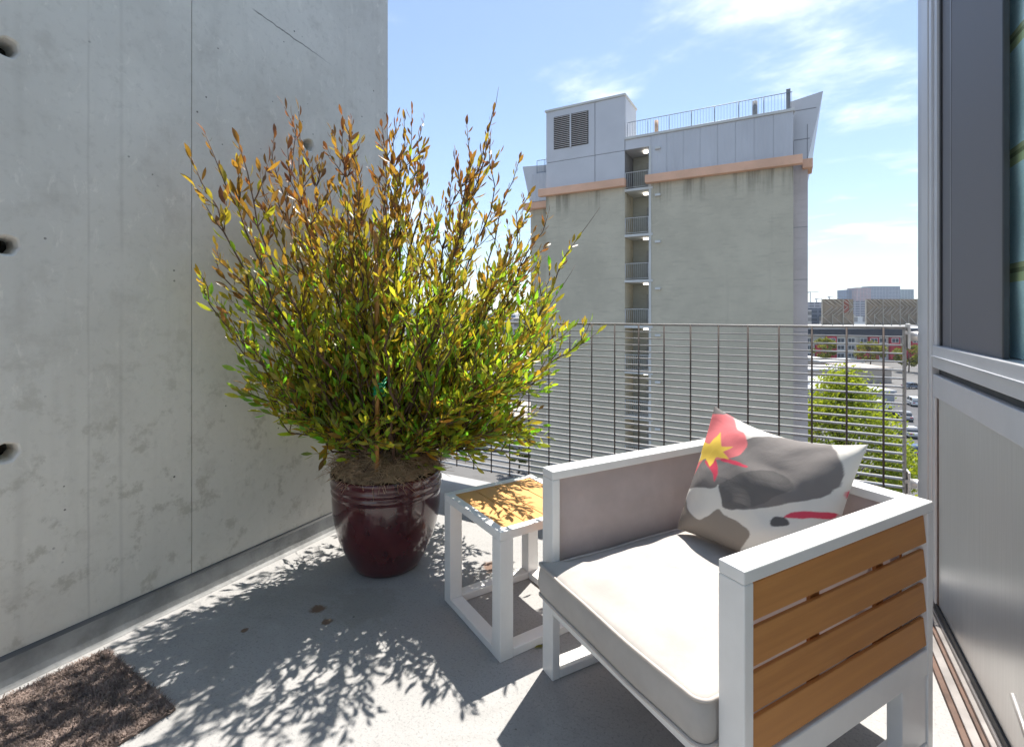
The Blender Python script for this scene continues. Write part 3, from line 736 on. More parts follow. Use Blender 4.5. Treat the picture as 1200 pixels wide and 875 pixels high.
for i in range(nstem + nlow + nback + nright):
    ang = (-66 + 140 * ((i + .5) / nstem)) if i % 2 else rnd.uniform(-40, 55)
    if i % 9 == 0: ang = rnd.uniform(-11, 8)
    ang += rnd.gauss(0, 3); dep = rnd.uniform(-1, 1) if i % 2 else rnd.gauss(0, .35)
    dep = max(-1, min(1, dep)); r = reach(ang) * math.sqrt(1 - .55 * dep * dep) * (rnd.uniform(.93, 1.01) if rnd.random() < .42 else rnd.uniform(.62, .93))
    a = R(ang); dx = r * math.sin(a); dz = r * math.cos(a); dy = dep * (.46 if dep < 0 else .78) * min(1.1, r) + (.36 * dx if dx < 0 else -.04 * dx)
    if i >= nstem + nlow + nback:   # low shoots reaching over the side table
        r = .6; dx = rnd.uniform(.34, .74); dy = rnd.uniform(-.28, .12); dz = rnd.uniform(.02, .34); ang = 80
    elif i >= nstem + nlow:   # shoots leaning out behind, towards the railing, added to shade the floor
        r = rnd.uniform(.8, 1.1); dx = rnd.uniform(.0, .55); dy = rnd.uniform(.5, .85); dz = rnd.uniform(.35, .85); ang = 40
    elif i >= nstem:        # short low shoots that hang over the rim
        q = 2 * math.pi * (i - nstem + rnd.random()) / nlow; r = rnd.uniform(.22, .40); dx = r * math.cos(q); dy = r * math.sin(q) * .9; dz = rnd.uniform(.02, .30); ang = 80
    stem_tone = rnd.gauss(0, .11)
    root = Vector((rnd.gauss(0, .04), rnd.gauss(0, .04), .47))
    tip = root + RGT * dx + FWD * dy + Vector((0, 0, max(.05, dz)))
    tip = clampx(tip)
    mid = root.lerp(tip, .5); out = Vector((tip.x - root.x, tip.y - root.y, 0))
    ctrl = mid + out * rnd.uniform(.06, .20) - Vector((0, 0, rnd.uniform(.0, .10) * r)) + Vector((rnd.gauss(0, .03), rnd.gauss(0, .03), 0))
    if abs(ang) > 55: ctrl += Vector((0, 0, .12))
    nseg = 16; pts = [clampx(bez(root, ctrl, tip, t / nseg) + (Vector((noise.noise(Vector((i * 3.1, t * .5, 0))), noise.noise(Vector((i * 3.1, t * .5, 5))), .4 * noise.noise(Vector((i * 3.1, t * .5, 8))))) * .055 * min(1, t / 5) if t else Vector((0, 0, 0)))) for t in range(nseg + 1)]
    rb = .006 + .0035 * rnd.random() if r > .9 else .0045
    stems.tube(pts, [rb * (1 - .82 * t / nseg) for t in range(nseg + 1)], 5)
    put_leaves(pts, .30 if abs(ang) < 60 else .2, .023)
    ntw = int(7 + 6 * r)
    if i % 9 == 4: stems.tube([pts[-1], pts[-1] + (pts[-1] - pts[-2]) * 1.1 + Vector((.01, 0, .01)), pts[-1] + (pts[-1] - pts[-2]) * 1.9], [.0014, .001, .0006], 4)
    for w in range(ntw):
        t = rnd.uniform(.14, .93); j = int(t * nseg); p = pts[j]; tg = (pts[j + 1] - pts[j]).normalized()
        q = rnd.uniform(0, 2 * math.pi); o = tg.orthogonal().normalized(); c = tg.cross(o); rad = o * math.cos(q) + c * math.sin(q)
        d = (tg * rnd.uniform(.5, 1.0) + rad * rnd.uniform(.45, .8) + Vector((0, 0, .25))).normalized(); L = rnd.uniform(.09, .24) * (1.15 - .5 * t)
        e = p + d * L + Vector((0, 0, L * .12)); mdl = p.lerp(e, .5) + rad * L * .08
        tp = [clampx(bez(p, mdl, e, k / 4)) for k in range(5)]
        stems.tube(tp, [.0022, .002, .0017, .0013, .0008], 4)
        put_leaves(tp, .12, .019)
stems.build('branches', M['bark'], pot)
def leaf_geo(L, fold=.18, curve=.12, n=4):
    # lance-shaped blade along +x, normal +z, creased along the midrib
    vv = [(0, 0, 0)]; wdt = [.0, .095, .15, .12, .0]
    for k in range(1, n):
        xx = L * k / n; w = L * wdt[k] * 1.0; z = -curve * L * (k / n) ** 2
        vv += [(xx, w, z + fold * w), (xx, 0, z), (xx, -w, z + fold * w)]
    vv.append((L, 0, -curve * L))
    ff = [(0, 2, 1), (0, 3, 2)]
    for k in range(n - 2):
        b = 1 + 3 * k; ff += [(b, b + 1, b + 4, b + 3), (b + 1, b + 2, b + 5, b + 4)]
    b = 1 + 3 * (n - 2); e = len(vv) - 1; ff += [(b, b + 1, e), (b + 1, b + 2, e)]
    return vv, ff
def leaf_matrix(p, d, h):
    x = d; z = (h - x * h.dot(x))
    if z.length < 1e-4: z = x.orthogonal()
    z.normalize(); y = z.cross(x)
    return Matrix(((x.x, y.x, z.x, p.x), (x.y, y.y, z.y, p.y), (x.z, y.z, z.z, p.z), (0, 0, 0, 1)))
camdir = Vector((0, 0, EYE)) - (PC + Vector((0, 0, 1.1))); camdir.normalize()
# the largest and most exposed leaves are objects of their own, the rest one foliage part
score = sorted(range(len(leaves)), key=lambda i: -(leaves[i][3] * 12 + (leaves[i][0] - Vector((0, 0, 1.1))).dot(camdir) * .9 + (leaves[i][0] - Vector((0, 0, 1.15))).length * .35))
single = set(score[:300])
LV = []
for k in range(4):
    vv, ff = leaf_geo(1.0, .1 + .12 * k, .05 + .07 * k); LV.append(MB().add(vv, ff, True).mesh('leaf', M['leaf']))
fv, ff_, fc = [], [], []
for i, (p, d, h, ln, c) in enumerate(leaves):
    ln *= 1.06
    m = leaf_matrix(p, d, h)
    if i in single:
        o = link_mesh('leaf', LV[i % 4], pot, m @ Matrix.Scale(ln, 4)); o.color = (*c, 1)
    else:
        vv, ff = leaf_geo(ln, .08 + .3 * rnd.random(), .02 + .22 * rnd.random()); b = len(fv)
        fv += [tuple(m @ Vector(q)) for q in vv]; ff_ += [tuple(x + b for x in f) for f in ff]; fc += [(*c, 1)] * len(vv)
me = bpy.data.meshes.new('foliage'); me.from_pydata(fv, [], ff_); me.polygons.foreach_set('use_smooth', [True] * len(ff_))
at = me.color_attributes.new('Col', 'FLOAT_COLOR', 'POINT'); at.data.foreach_set('color', [x for c in fc for x in c]); me.materials.append(M['foliage'])
fo = link_mesh('foliage', me, pot); fo['kind'] = 'stuff'
print('leaves', len(leaves))
sk = RGT * .002 - FWD * .185
MB().tube([sk + Vector((0, 0, .40)), sk + Vector((.004, 0, 1.0)), sk + Vector((-.006, 0, 1.49))], .0095, 12).build('stake', M['stake'], pot)
tm = MB()
for k in range(18):
    q = k * 1.1; b0 = sk + RGT * .012 + Vector((0, 0, .80 + .0032 * k))
    tm.tube([b0 + Vector((.02 * math.cos(q), .02 * math.sin(q), 0)), b0 + Vector((.026 * math.cos(q + 1), .026 * math.sin(q + 1), .02 * math.sin(k * 5.3))), b0 + Vector((.019 * math.cos(q + 2), .019 * math.sin(q + 2), 0))], .004, 5)
tm.build('plant_tie', M['tie'], pot)

# fallen leaf near the table
fl_v, fl_f = leaf_geo(.05, .3, .25)
o = MB().add(fl_v, fl_f, True).build('fallen_leaf', M['leaf']); o.color = (.22, .2, .03, 1)
o.matrix_world = Matrix.Translation(cpt(.075, 1.69, .006)) @ Matrix.Rotation(1.0, 4, 'Z'); tag(o, 'single yellow-green leaf lying on the floor by the chair leg', 'leaf')

# ------------------------------------------------------------------ doormat
mx0, mx1, my0, my1 = -2.035, -1.562, .05, .785
mat = empty('doormat', ((mx0 + mx1) / 2, (my0 + my1) / 2, 0), R(-2.5), 'shaggy brown coir doormat on the floor by the concrete wall', 'doormat')
hw, hl = (mx1 - mx0) / 2, (my1 - my0) / 2
boxo('backing', (-hw, hw, -hl, hl, .001, .010), M['mat'], mat)
pm = MB(); rnd = random.Random(5)
for i in range(24000):
    y = rnd.uniform(-.05, hl) if i % 8 else rnd.uniform(-hl, -.05); x = rnd.uniform(-hw, hw)
    clump = noise.noise(Vector((x * 28, y * 28, 0))); L = rnd.uniform(.012, .022) + .006 * clump
    d = Vector((rnd.gauss(0, .75), rnd.gauss(0, .75), .62)).normalized() * L; p = Vector((x, y, .007))
    w = Vector((-d.y, d.x, 0)); w = w.normalized() * .0011 if w.length > 1e-5 else Vector((.001, 0, 0)); e = p + d
    kx = Vector((rnd.gauss(0, .004), rnd.gauss(0, .004), 0)); m1 = p.lerp(e, .55) + kx
    b = len(pm.v); pm.v += [tuple(p - w), tuple(p + w), tuple(m1 + w), tuple(m1 - w), tuple(e)]; pm.f += [(b, b + 1, b + 2, b + 3), (b + 3, b + 2, b + 4)]; pm.sm += [False, False]
po = pm.build('pile', M['mat_fibre'], mat); po['kind'] = 'stuff'

# ------------------------------------------------------------------ apartment tower opposite
TY = 32.3
tower = empty('apartment_tower', (0, 0, 0), 0, 'grey-green apartment tower with peach bands and a slot of stair balconies', 'building')
MT_st = m_stucco('tower_stucco', (.54, .495, .385), .7); MT_pk = m_stucco('tower_side_stucco', (.60, .54, .52), .2)
MT_sd = m_metal_siding('tower_siding', (.54, .54, .555)); MT_pn = basic('tower_panel', (.58, .575, .585), .5, .1, var=.04, scale=.5)
MT_pe = basic('tower_peach', (.76, .46, .31), .8, var=.1, scale=.6); MT_tr = basic('tower_trim', (.60, .60, .57), .7, var=.06, scale=1)
MT_gr = basic('tower_rail_paint', (.50, .50, .48), .6); MT_dk = basic('tower_door_paint', (.20, .20, .20), .6); MT_jt = basic('tower_joint', (.26, .26, .27), .7)
xl, xa, xb, xr = -15.24, -9.47, -7.76, .24
boxo('wall', (xl, xa, TY, TY + 2.2, GZ, 9.5), MT_st, tower); boxo('wall', (xb, xr, TY, TY + 2.2, GZ, 9.5), MT_st, tower)
boxo('core', (-17.3, .97, TY + 2.45, TY + 20, GZ, 11.6), MT_st, tower)
boxo('side_wall', (xr + .004, .98, TY + 1.1, TY + 2.44, GZ, 9.9), MT_pk, tower)
for z in (.0, 3.05, 6.1, -3, -6.1): boxo('score_line', (xr + .02, .97, TY + 1.092, TY + 1.099, z, z + .03), MT_jt, tower)
boxo('side_wall', (-17.3, xl - .004, TY + 1.6, TY + 2.44, GZ, 9.3), MT_st, tower)
# peach bands
boxo('band', (xl - .45, xa + .1, TY - .42, TY - .003, 9.45, 9.97), MT_pe, tower, .03); boxo('band', (xb - .3, xr + .45, TY - .42, TY - .003, 9.45, 9.97), MT_pe, tower, .03)
boxo('band', (xr + .46, 1.22, TY + .75, TY + 2.4, 9.45, 9.98), MT_pe, tower, .03); boxo('band', (-17.75, xl - .46, TY + 1.2, TY + 2.4, 9.0, 9.5), MT_pe, tower, .03)
# upper metal storey: separate panels with open joints
boxo('upper_backing', (xb + .05, xr - .02, TY + .08, TY + 2.3, 9.6, 12.55), MT_jt, tower)
npan = 8; w = (xr - xb) / npan
for k in range(npan): boxo('metal_panel', (xb + w * k + .005, xb + w * (k + 1) - .005, TY, TY + .075, 9.98, 12.55), MT_sd, tower, .004)
boxo('coping', (xa - .0, xr + .06, TY - .08, TY + .5, 12.56, 12.72), MT_tr, tower, .02)
boxo('lintel', (xa + .03, xb - .01, TY + .01, TY + .4, 11.9, 12.55), MT_pn, tower)
# penthouse with louvres
boxo('upper_backing', (xl + .05, xa - .05, TY + .08, TY + 2.7, 9.6, 15.45), MT_jt, tower)
xs = [xl, -11.55, xa]; 
for (z0, z1) in ((9.98, 11.86), (11.89, 15.5)):
    for k in range(2): boxo('metal_panel', (xs[k] + .02, xs[k + 1] - .02, TY, TY + .075, z0, z1), MT_pn, tower, .004)
for (z0, z1) in ((11.89, 15.5),): boxo('metal_panel', (xa - .06, xa + .01, TY + .09, TY + 2.75, z0, z1), MT_pn, tower, .004)
boxo('coping', (xl - .08, xa + .07, TY - .08, TY + 2.85, 15.51, 15.66), MT_tr, tower, .02)
lou = boxo('louvre', (-14.62, -12.02, TY - .02, TY + .04 - .045, 12.75, 15.05), basic('louvre_dark', (.05, .045, .04), .8), tower)
MB().box(-13.37, -13.27, TY - .10, TY - .021, 12.7, 15.1).build('louvre_post', MT_pn, lou)
sl = MB().box(-.60, .60, -.05, .03, -.012, .012).mesh('slat', basic('louvre_slat', (.62, .58, .55), .6, var=.2, scale=3))
for cx in (-13.98, -12.66):
    for k in range(17): link_mesh('slat', sl, lou, Matrix.Translation((cx, TY - .06, 12.85 + k * .133)) @ Matrix.Rotation(R(35), 4, 'X'))
# flared parapets at both ends
MB().prism([(xr + .02, 10.0), (.98, 10.0), (1.72, 13.75), (xr - .25, 13.45), (xr + .02, 12.6)], 'y', TY + .95, TY + 18).build('flared_parapet', MT_pn, tower)
for z in (11.15, 12.85): boxo('panel_joint', (xr + .04, 1.15 + (z - 10) * .19 - .3, TY + .94, TY + .949, z, z + .05), MT_jt, tower)
boxo('panel_joint', (.93, .97, TY + .938, TY + .947, 10.0, 12.0), MT_jt, tower)
MB().prism([(-17.3, 9.52), (xl - .02, 9.52), (xl - .02, 12.2), (-17.95, 12.4)], 'y', TY + 1.5, TY + 18).build('flared_parapet', MT_pn, tower)
boxo('metal_panel', (-17.0, xl - .03, TY + 1.2, TY + 1.49, 9.52, 11.6), MT_sd, tower, .01)
# roof railing
def rail_part(name, x0, x1, y, z0, h, post, bal, parent, mat, r=.018):
    m = MB(); m.tube([(x0, y, z0 + h), (x1, y, z0 + h)], r * 1.3, 6); m.tube([(x0, y, z0 + .1), (x1, y, z0 + .1)], r, 6)
    x = x0
    while x <= x1 + .01: m.tube([(x, y, z0), (x, y, z0 + h)], r * 1.4, 6); x += post
    x = x0 + bal
    while x < x1: m.tube([(x, y, z0 + .1), (x, y, z0 + h)], r * .55, 4); x += bal
    return m.build(name, mat, parent)
rail_part('roof_railing', xa + .1, xr - .05, TY + .25, 12.72, 1.05, 1.35, .17, tower, basic('roof_rail_blue', (.25, .29, .34), .5))
rail_part('roof_railing', -16.6, xl - .1, TY + 1.3, 11.6, 1.0, .65, .17, tower, basic('roof_rail_blue_2', (.25, .29, .34), .5))
MB().tube([(-7.55, TY + .6, 12.7), (-7.55, TY + .6, 13.7)], .12, 10).build('vent_pipe', basic('vent_orange', (.55, .36, .24), .7), tower)
MB().tube([(-1.75, TY + .6, 12.7), (-1.75, TY + .6, 13.75)], .14, 10).build('vent_pipe', basic('vent_grey', (.2, .21, .22), .7), tower)
MB().box(-.12, .1, TY + .3, TY + .6, 12.7, 14.0).build('roof_post', MT_jt, tower)
# slot with stair landings
boxo('slot_roof', (xa + .02, xb - .02, TY + .41, TY + 2.44, 11.91, 12.5), MT_pn, tower)
boxo('slot_back', (xa + .001, xb - .001, TY + 2.0, TY + 2.4, GZ, 11.9), m_stucco('slot_wall', (.38, .38, .33)), tower)
lampm = m_emit('landing_lamp_glow', (1, .93, .8), 2.2)
for k in range(-6, 4):
    z = .28 + 3.0 * k
    boxo('landing', (xa - .02, xb + .12, TY - .06, TY + 1.99, z - .16, z), MT_tr, tower, .01)
    top = z + (2.82 if k < 3 else 2.62)
    rail_part('landing_railing', xa + .04, xb - .1, TY - .01, z, 1.08, 1.5, .135, tower, MT_gr, .02)
    boxo('jamb', (xb - .13, xb + .015, TY - .05, TY + .3, z + .002, top + .015), MT_tr, tower)
    dr = boxo('landing_door', (xb - .75, xb - .05, TY + 1.93, TY + 1.995, z + .01, z + 2.1), basic('landing_door_paint', (.26, .26, .25), .6) if k == -6 else bpy.data.materials['landing_door_paint'], tower)
    boxo('door_sign', (xb - .62, xb - .36, TY + 1.90, TY + 1.925, z + 1.25, z + 1.7), MT_dk, dr)
    lm = MB().tube([(xb - .55, TY + .9, top - .02), (xb - .55, TY + .9, top - .10)], .17, 16).build('ceiling_lamp', lampm, tower)
    boxo('wall_lamp', (xb + .28, xb + .62, TY - .16, TY - .004, z + 2.32 + .0, z + 2.47), MT_tr, tower, .01)

# ------------------------------------------------------------------ city beyond
def bldg(name, lat, dep, w, d, z0, z1, mat, label, roofmat=None, cat='building', rot=0, group=None):
    e = empty(name, cpt(lat, dep, z0), YAW + rot, label, cat, group)
    boxo('wall', (-w / 2, w / 2, 0, d, 0, z1 - z0), mat, e)
    if roofmat: boxo('roof', (-w / 2 - .25, w / 2 + .25, -.25, d + .25, z1 - z0 + .004, z1 - z0 + .45), roofmat, e)
    return e
P = lambda u, d: (u - 600) / 580 * d          # bearing column -> lateral offset at a distance
rf_w = basic('white_roof', (.55, .545, .53), .8, var=.08, scale=.1); rf_g = basic('grey_roof', (.36, .37, .39), .8, var=.1, scale=.08); rf_t = basic('tan_roof', (.36, .31, .27), .9, var=.15, scale=.1)
w_cr = basic('cream_wall', (.55, .52, .47), .9, var=.08, scale=.2); w_tan = basic('tan_wall', (.42, .36, .30), .9, var=.1, scale=.2); w_gr = basic('grey_wall', (.40, .40, .41), .9, var=.1, scale=.2); w_red = basic('red_wall', (.42, .035, .05), .8, var=.1, scale=.3)
w_dk = basic('navy_fascia', (.03, .035, .05), .6, var=.1, scale=.3); gl_d = basic('dark_window', (.06, .075, .09), .15, var=.3, scale=.6); fr_w = basic('white_window_frame', (.7, .7, .68), .6)
# long house row with red bays and navy fascia
D1 = 188.0
row = empty('house_row', cpt(P(1010, D1), D1, GZ), YAW, 'long low apartment row with dark navy fascia, red and white bays', 'building')
HW1 = 30.0
boxo('wall', (-HW1, HW1, 0, 14, 0, 9.3), w_cr, row); boxo('fascia', (-HW1 - .5, HW1 + .5, -1.2, 14.5, 9.31, 11.9), w_dk, row); boxo('roof', (-HW1 - .7, HW1 + .7, -1.4, 14.7, 11.91, 12.35), rf_w, row)
rr = random.Random(3)
for k in range(15):
    x0 = -HW1 + k * 4.0; red = k in (3, 4, 7, 8, 10, 11, 12)
    if red: b = boxo('bay', (x0 + .1, x0 + 3.9, -.9, -.004, .3, 5.9 if k % 2 else 9.25), w_red, row)
    for zf in (1.0, 4.0, 6.7):
        if red and zf < 5: continue
        wd = boxo('window', (x0 + .6, x0 + 3.3, -.97 if red and zf < 5.6 else -.10, -.03 if not red else -.90, zf, zf + 1.7), fr_w, row) if not red else boxo('window', (x0 + .6, x0 + 3.3, -1.0, -.905, zf, zf + 1.7), fr_w, row)
        yy = -.12 if not red else -1.02
        for q in (0, 1): boxo('pane', (x0 + .75 + q * 1.28, x0 + 1.9 + q * 1.28, yy, yy + .015, zf + .15, zf + 1.55), gl_d, wd)
# two roof-top billboards seen from behind
bb_t = basic('weathered_ply', (.24, .19, .135), .9, var=.25, scale=.3); bb_l = basic('lattice_timber', (.42, .375, .31), .9, var=.15, scale=.5); bb_r = basic('rust_patch', (.28, .10, .07), .9)
bl2 = bldg('flat_roof_block', P(1012, 222), 222, 64, 30, GZ, -5.4, w_cr, 'pale flat-roofed block carrying the two timber billboards', rf_w)
for u0, u1, lab in ((963.5, 1000.5, 'smaller left timber-latticed billboard back on the flat roof'), (1015, 1085, 'wider right timber-latticed billboard back on the flat roof')):
    Db = 228; x0, x1 = P(u0, Db), P(u1, Db); wd = x1 - x0
    b = empty('billboard', cpt(x0, Db, -5.0), YAW, lab, 'billboard', 'billboards on the flat roof')
    boxo('board', (0, wd, .3, .6, 1.2 * 0 + .3, 12.3), bb_t, b)
    if u0 < 1000: boxo('board_patch', (wd * .70, wd * .86, .25, .299, 6, 12.0), bb_r, b)
    n = max(3, int(wd / 3.8)); st = wd / n
    for k in range(n + 1): boxo('post', (k * st - .12, k * st + .12, -.1, .29, 0, 5.4 if k % 2 else 12.2), bb_l, b)
    for k in range(n):
        for (za, zb, s) in ((.3, 4.6, 1), (4.6, 8.6, -1), (8.6, 12.0, 1)):
            xa_, xb_ = (k * st, (k + 1) * st) if s > 0 else ((k + 1) * st, k * st)
            for off in ((0,) if za < 4 else (0, .5)):
                xo = off * st * .9; xc = min(wd, max(0, xb_ + xo * 0)); 
                m = MB(); p0 = Vector((min(wd, xa_ + xo), .1, zb)); p1 = Vector((min(wd, xb_ + xo), .1, za)); m.tube([p0, p1], .17, 4); m.build('brace', bb_l, b)
# skyline
def far(name, u0, u1, vtop, D, c, gcol, label, dz=0, wz=(9, 4)):
    x0, x1 = P(u0, D), P(u1, D); zt = EYE + (366 - vtop) / 580 * D
    e = bldg(name, (x0 + x1) / 2, D, x1 - x0, 40, GZ, zt, m_windowed('facade_' + str(u0), c, lerp3(gcol, .45), *wz), label); return e
far('apartment_block', 992, 1003.5, 339.5, 1400, (.06, .14, .27), (.03, .08, .16), 'blue glass block at the left of the distant cluster')
far('apartment_block', 1004, 1020.5, 337, 1380, (.34, .17, .18), (.3, .3, .35), 'pinkish brick apartment block in the distant cluster')
far('apartment_block', 1021, 1055, 335.2, 1420, (.17, .21, .28), (.12, .17, .26), 'widest blue-grey apartment block in the distant cluster')
far('apartment_block', 1056, 1071, 339, 1500, (.16, .24, .28), (.1, .18, .24), 'pale teal block at the right of the distant cluster')
far('office_block', 944, 965, 354, 700, (.34, .33, .36), (.2, .2, .25), 'low lilac-grey office block left of the billboards', wz=(8, 3.6))
far('office_block', 951, 966, 361, 420, (.10, .12, .16), (.06, .08, .12), 'dark blue-grey low block left of the billboards', wz=(7, 3.4))
far('warehouse', 938, 951, 363, 400, (.5, .46, .42), (.4, .37, .34), 'cream low warehouse at the tower edge', wz=(12, 5))
far('office_block', 998, 1018, 353, 760, (.36, .35, .38), (.22, .23, .28), 'hazy grey block between the two billboards', wz=(8, 3.6))
far('warehouse', 998, 1018, 371, 380, (.66, .65, .63), (.6, .58, .56), 'white low shed between the two billboards', wz=(20, 9))
far('office_block', 556, 604, 369, 620, (.16, .25, .42), (.1, .16, .28), 'blue low building behind the shrub', wz=(9, 4))
far('office_block', 470, 560, 362, 700, (.40, .40, .42), (.25, .26, .3), 'long grey building behind the shrub', wz=(9, 4))
far('warehouse', 590, 650, 373, 420, (.5, .44, .40), (.4, .35, .3), 'beige low warehouse behind the shrub', wz=(14, 5))
cr_m = basic('crane_paint', (.30, .33, .38), .7)
for u, h, arm, D, lab in ((949.5, 64, 26, 1500, 'taller construction crane beside the tower edge on the skyline'), (957, 44, 15, 1500, 'low construction crane on the skyline'), (972, 50, 14, 1500, 'thin crane above the smaller billboard')):
    c = empty('construction_crane', cpt(P(u, D), D, GZ), YAW, lab, 'crane', 'cranes on the skyline')
    boxo('mast', (-1, 1, -1, 1, 0, h + 17), cr_m, c); boxo('jib', (-arm * .35, arm, -.8, .8, h + 15, h + 16.6), cr_m, c); boxo('counterweight', (-arm * .4, -arm * .2, -1.1, 1.1, h + 12, h + 14.9), cr_m, c)
# low roofs between the house row and the parking
for u0, u1, D, dd, zt, rm, wm, lab in (
        (936, 962, 150, 7, -13.0, rf_w, w_cr, 'small white-roofed shed at the tower edge'),
        (962, 1012, 142, 8, -13.2, rf_w, w_tan, 'long white-roofed shed in front of the house row'),
        (946, 1000, 124, 9, -13.4, rf_w, w_tan, 'low white-roofed shed behind the grey warehouse'),
        (1003, 1045, 128, 12, -13.6, rf_t, w_tan, 'low tan-roofed shed right of the white sheds')):
    bldg('shed', P((u0 + u1) / 2, D), D, (u1 - u0) / 580 * D, dd, GZ, zt, wm, lab, rm, 'shed')
wh = bldg('warehouse', P(975, 99), 99, 25, 22, GZ, -14.9, w_gr, 'wide pale grey-roofed warehouse above the big tree', rf_g, 'warehouse')
for k in range(5): boxo('roof_vent', (-9 + k * 4.2, -8 + k * 4.2, 8, 9, 2.56, 3.2), rf_w, wh)
# left side, through the shrub
lw = bldg('flat_roof_block', P(560, 88), 88, 70, 110, GZ, -10.0, w_tan, 'large white flat roof behind the shrub left of the tower', rf_w)
bldg('shed', P(585, 66), 66, 16, 12, GZ, -13.2, w_gr, 'grey shed below the white flat roof behind the railing', rf_t, 'shed')
pk = MB().add([cpt(P(900, 70), 52, GZ + .01), cpt(P(1200, 70), 52, GZ + .01), cpt(P(1250, 98), 98, GZ + .01), cpt(P(900, 98), 98, GZ + .01)], [(0, 1, 2, 3)]).build('parking_lot', m_asphalt('parking_asphalt', (.075, .075, .08), (.11, .11, .112))); tag(pk, kind='structure')
ln_m = basic('road_paint', (.7, .7, .68), .7)

# cars
cglass = basic('car_glass', (.02, .025, .03), .08); tyre = basic('tyre_rubber', (.015, .015, .016), .8); rim = basic('wheel_rim', (.45, .45, .46), .3, .8)
def make_car(name, color, suv, label, lat, dep, rot, cat='car'):
    e = empty(name, cpt(lat, dep, GZ + .012), YAW + rot, label, cat, 'cars parked in the lot')
    pm_ = basic('paint_' + label.replace(' ', '_')[:24], color, .25, .1, var=.03)
    H = 1.72 if suv else 1.45; belt = .98 if suv else .9
    body = [(-2.2, .35), (-2.25, .62), (-2.1, belt - .05), (-.0 - 1.0, belt), (1.2 if suv else .9, belt), (2.1, belt - .16), (2.28, .6), (2.2, .35)]
    def loft(poly, hw, inset):
        m = MB(); m.add([(x, -hw + (inset if z > belt else 0), z) for x, z in poly] + [(x, hw - (inset if z > belt else 0), z) for x, z in poly], [tuple(range(len(poly))), tuple(reversed(range(len(poly), 2 * len(poly))))] + [(i, (i + 1) % len(poly), len(poly) + (i + 1) % len(poly), len(poly) + i) for i in range(len(poly))]); return m
    loft(body, .9, 0).build('body', pm_, e)
    cab = [(-2.0 if suv else -1.7, belt + .002), (-1.75 if suv else -1.1, H - .05), (.25, H - .05), (1.15 if suv else .95, belt + .002)]
    loft(cab, .84, .12).build('window', cglass, e)
    loft([(-1.78 if suv else -1.12, H - .05), (-1.6 if suv else -.95, H), (.15, H), (.28, H - .05)], .74, 0).build('roof', pm_, e)
    for xs_, zs_ in ((-1.9 if suv else -1.4, H - .06), (-.5, H - .06), (.7, H - .3)):
        MB().box(xs_ - .05, xs_ + .05, -.80, .80, belt, zs_).build('pillar', pm_, e)
    for sx in (-1.35, 1.4):
        for sy in (-1, 1):
            wv = MB().tube([(sx, sy * .72, .33), (sx, sy * .92, .33)], .33, 16, smooth=False).build('wheel', tyre, e); MB().tube([(sx, sy * .915, .33), (sx, sy * .93, .33)], .2, 12).build('rim', rim, wv)
    for sy in (-.6, .6):
        boxo('headlight', (2.2, 2.29, sy - .2, sy + .2, .62, .76), rim, e); boxo('tail_light', (-2.27, -2.2, sy - .18, sy + .18, .68, .82), w_red, e)
    return e
make_car('parked_car', (.75, .75, .74), True, 'white sport utility car parked below the warehouse', P(1031, 93), 93, R(8))
make_car('parked_car', (.03, .03, .035), False, 'black car parked in front of the white sport utility car', P(1040, 85), 85, R(5))
make_car('parked_car', (.70, .72, .71), True, 'white car near the metal post at the right', P(1070, 97), 97, R(70))
make_car('parked_car', (.28, .29, .31), False, 'dark grey car right of the black car', P(1060, 84), 84, R(60))
make_car('parked_car', (.45, .46, .48), False, 'silver car lowest but one beside the railing end', P(1064, 73), 73, R(75))
make_car('parked_car', (.06, .09, .18), False, 'navy blue car lowest beside the railing end', P(1068, 63), 63, R(80))
make_car('parked_car', (.12, .15, .2), False, 'slate blue car beyond the sheds at the right', P(1070, 118), 118, R(0))

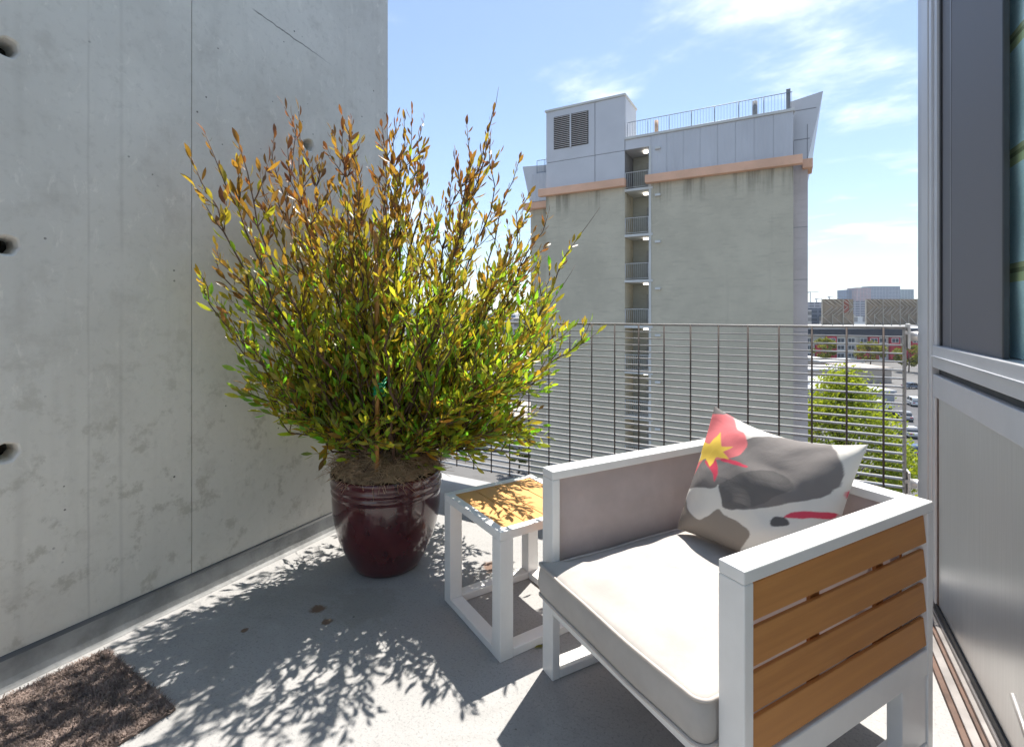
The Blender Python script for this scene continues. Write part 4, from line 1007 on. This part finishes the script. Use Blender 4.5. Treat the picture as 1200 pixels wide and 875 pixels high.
# trees
tleaf = {}
def tree_leaf_mat(name, c0, c1):
    t = NT(name); a = t.n('ShaderNodeVertexColor'); a.layer_name = 'Col'
    p = t.bsdf(a.outputs['Color'], .6, 0, None, .3); tr = t.n('ShaderNodeBsdfTranslucent'); t.set(tr.inputs['Color'], t.mix(1.0, a.outputs['Color'], (1.7, 1.6, .8), 'MULTIPLY'))
    mx = t.n('ShaderNodeMixShader'); mx.inputs[0].default_value = .35; t.l(p.outputs[0], mx.inputs[1]); t.l(tr.outputs[0], mx.inputs[2]); return t.done(mx)
TLM = tree_leaf_mat('street_tree_leaf', 0, 0); bark2 = basic('tree_bark', (.12, .09, .07), .9, var=.3, scale=2)
def tree(name, base, h, crown, cz, n_cl, n_leaf, ls, c0, c1, label, group, seed, cone=0):
    r_ = random.Random(seed); e = empty(name, base, 0, label, 'tree', group)
    tm_ = MB(); tm_.tube([(0, 0, 0), (.1, .05, h * .3), (0, .1, h * .62), (.05, 0, h * .9)], [h * .022, h * .018, h * .011, h * .003], 8)
    cls = []
    for i in range(n_cl):
        z = r_.uniform(-1, 1); q = r_.uniform(0, 2 * math.pi); rr_ = math.sqrt(max(0, 1 - z * z)) * r_.uniform(.55, 1.0) ** .6
        k = (1 - .45 * cone * (z + 1) / 1.0) if cone else 1
        p = Vector((math.cos(q) * rr_ * crown[0] * k, math.sin(q) * rr_ * crown[0] * k, cz + z * crown[1])); cls.append(p)
        if i % 3 == 0: tm_.tube([(0, 0, max(h * .25, p.z - crown[1] * .7)), p * .55 + Vector((0, 0, p.z * .40)), p], [h * .007, h * .004, h * .0015], 5)
    tm_.build('trunk', bark2, e)
    vv = []; ff = []; cc = []
    for p in cls:
        cr_ = crown[0] * r_.uniform(.16, .30); br = r_.uniform(.75, 1.2)
        for j in range(n_leaf):
            d = Vector((r_.gauss(0, 1), r_.gauss(0, 1), r_.gauss(0, .8))); d = d.normalized() * cr_ * r_.random() ** .4
            q = p + d; s = ls * r_.uniform(.6, 1.4); a = Vector((r_.gauss(0, 1), r_.gauss(0, 1), r_.gauss(0, 1))).normalized(); b = a.orthogonal().normalized(); a2 = a.cross(b)
            i0 = len(vv); vv += [tuple(q - b * s), tuple(q + a2 * s * .5), tuple(q + b * s), tuple(q - a2 * s * .5)]; ff.append((i0, i0 + 1, i0 + 2, i0 + 3))
            k = r_.random(); c = tuple((x + (y - x) * k) * br for x, y in zip(c0, c1)); cc += [(*c, 1)] * 4
    me_ = bpy.data.meshes.new('crown'); me_.from_pydata(vv, [], ff); at_ = me_.color_attributes.new('Col', 'FLOAT_COLOR', 'POINT'); at_.data.foreach_set('color', [x for c in cc for x in c]); me_.materials.append(TLM)
    link_mesh('crown', me_, e); return e
tree('street_tree', cpt(P(988, 44), 44, GZ), 12.0, (6.6, 5.4), 6.6, 170, 150, .15, (.17, .23, .02), (.42, .48, .04), 'large bright green tree behind the railing and throw pillow', 'street trees', 2, .75)
tree('street_tree', cpt(P(966, 166), 166, GZ), 9.2, (3.6, 2.9), 6.2, 40, 60, .30, (.11, .13, .02), (.25, .26, .04), 'leftmost of three small trees before the house row', 'street trees', 5)
tree('street_tree', cpt(P(1020, 160), 160, GZ), 8.6, (4.0, 2.8), 5.6, 44, 60, .30, (.11, .13, .02), (.27, .26, .04), 'middle small tree before the house row', 'street trees', 6)
tree('street_tree', cpt(P(1065, 150), 150, GZ), 8.8, (3.6, 3.2), 5.4, 44, 60, .30, (.10, .12, .02), (.22, .23, .04), 'small tree before the house row beside the metal post', 'street trees', 7)
tree('street_tree', cpt(P(608, 56), 56, GZ), 5.2, (1.7, 2.0), 3.2, 40, 80, .12, (.07, .105, .015), (.15, .19, .03), 'small green tree at the foot of the tower seen through the railing', 'street trees', 8)

# ------------------------------------------------------------------ air
hzm = bpy.data.materials.new('haze_air'); hzm.use_nodes = True; hzm.node_tree.nodes.clear()
ho = hzm.node_tree.nodes.new('ShaderNodeOutputMaterial'); hv = hzm.node_tree.nodes.new('ShaderNodeVolumePrincipled')
hv.inputs['Color'].default_value = (.82, .90, 1, 1); hv.inputs['Density'].default_value = .00012; hv.inputs['Anisotropy'].default_value = .2
hzm.node_tree.links.new(hv.outputs[0], ho.inputs['Volume'])
hb = MB().box(-4300, 4300, -4300, 4300, GZ - 1, 84).build('haze', hzm); tag(hb, kind='stuff')
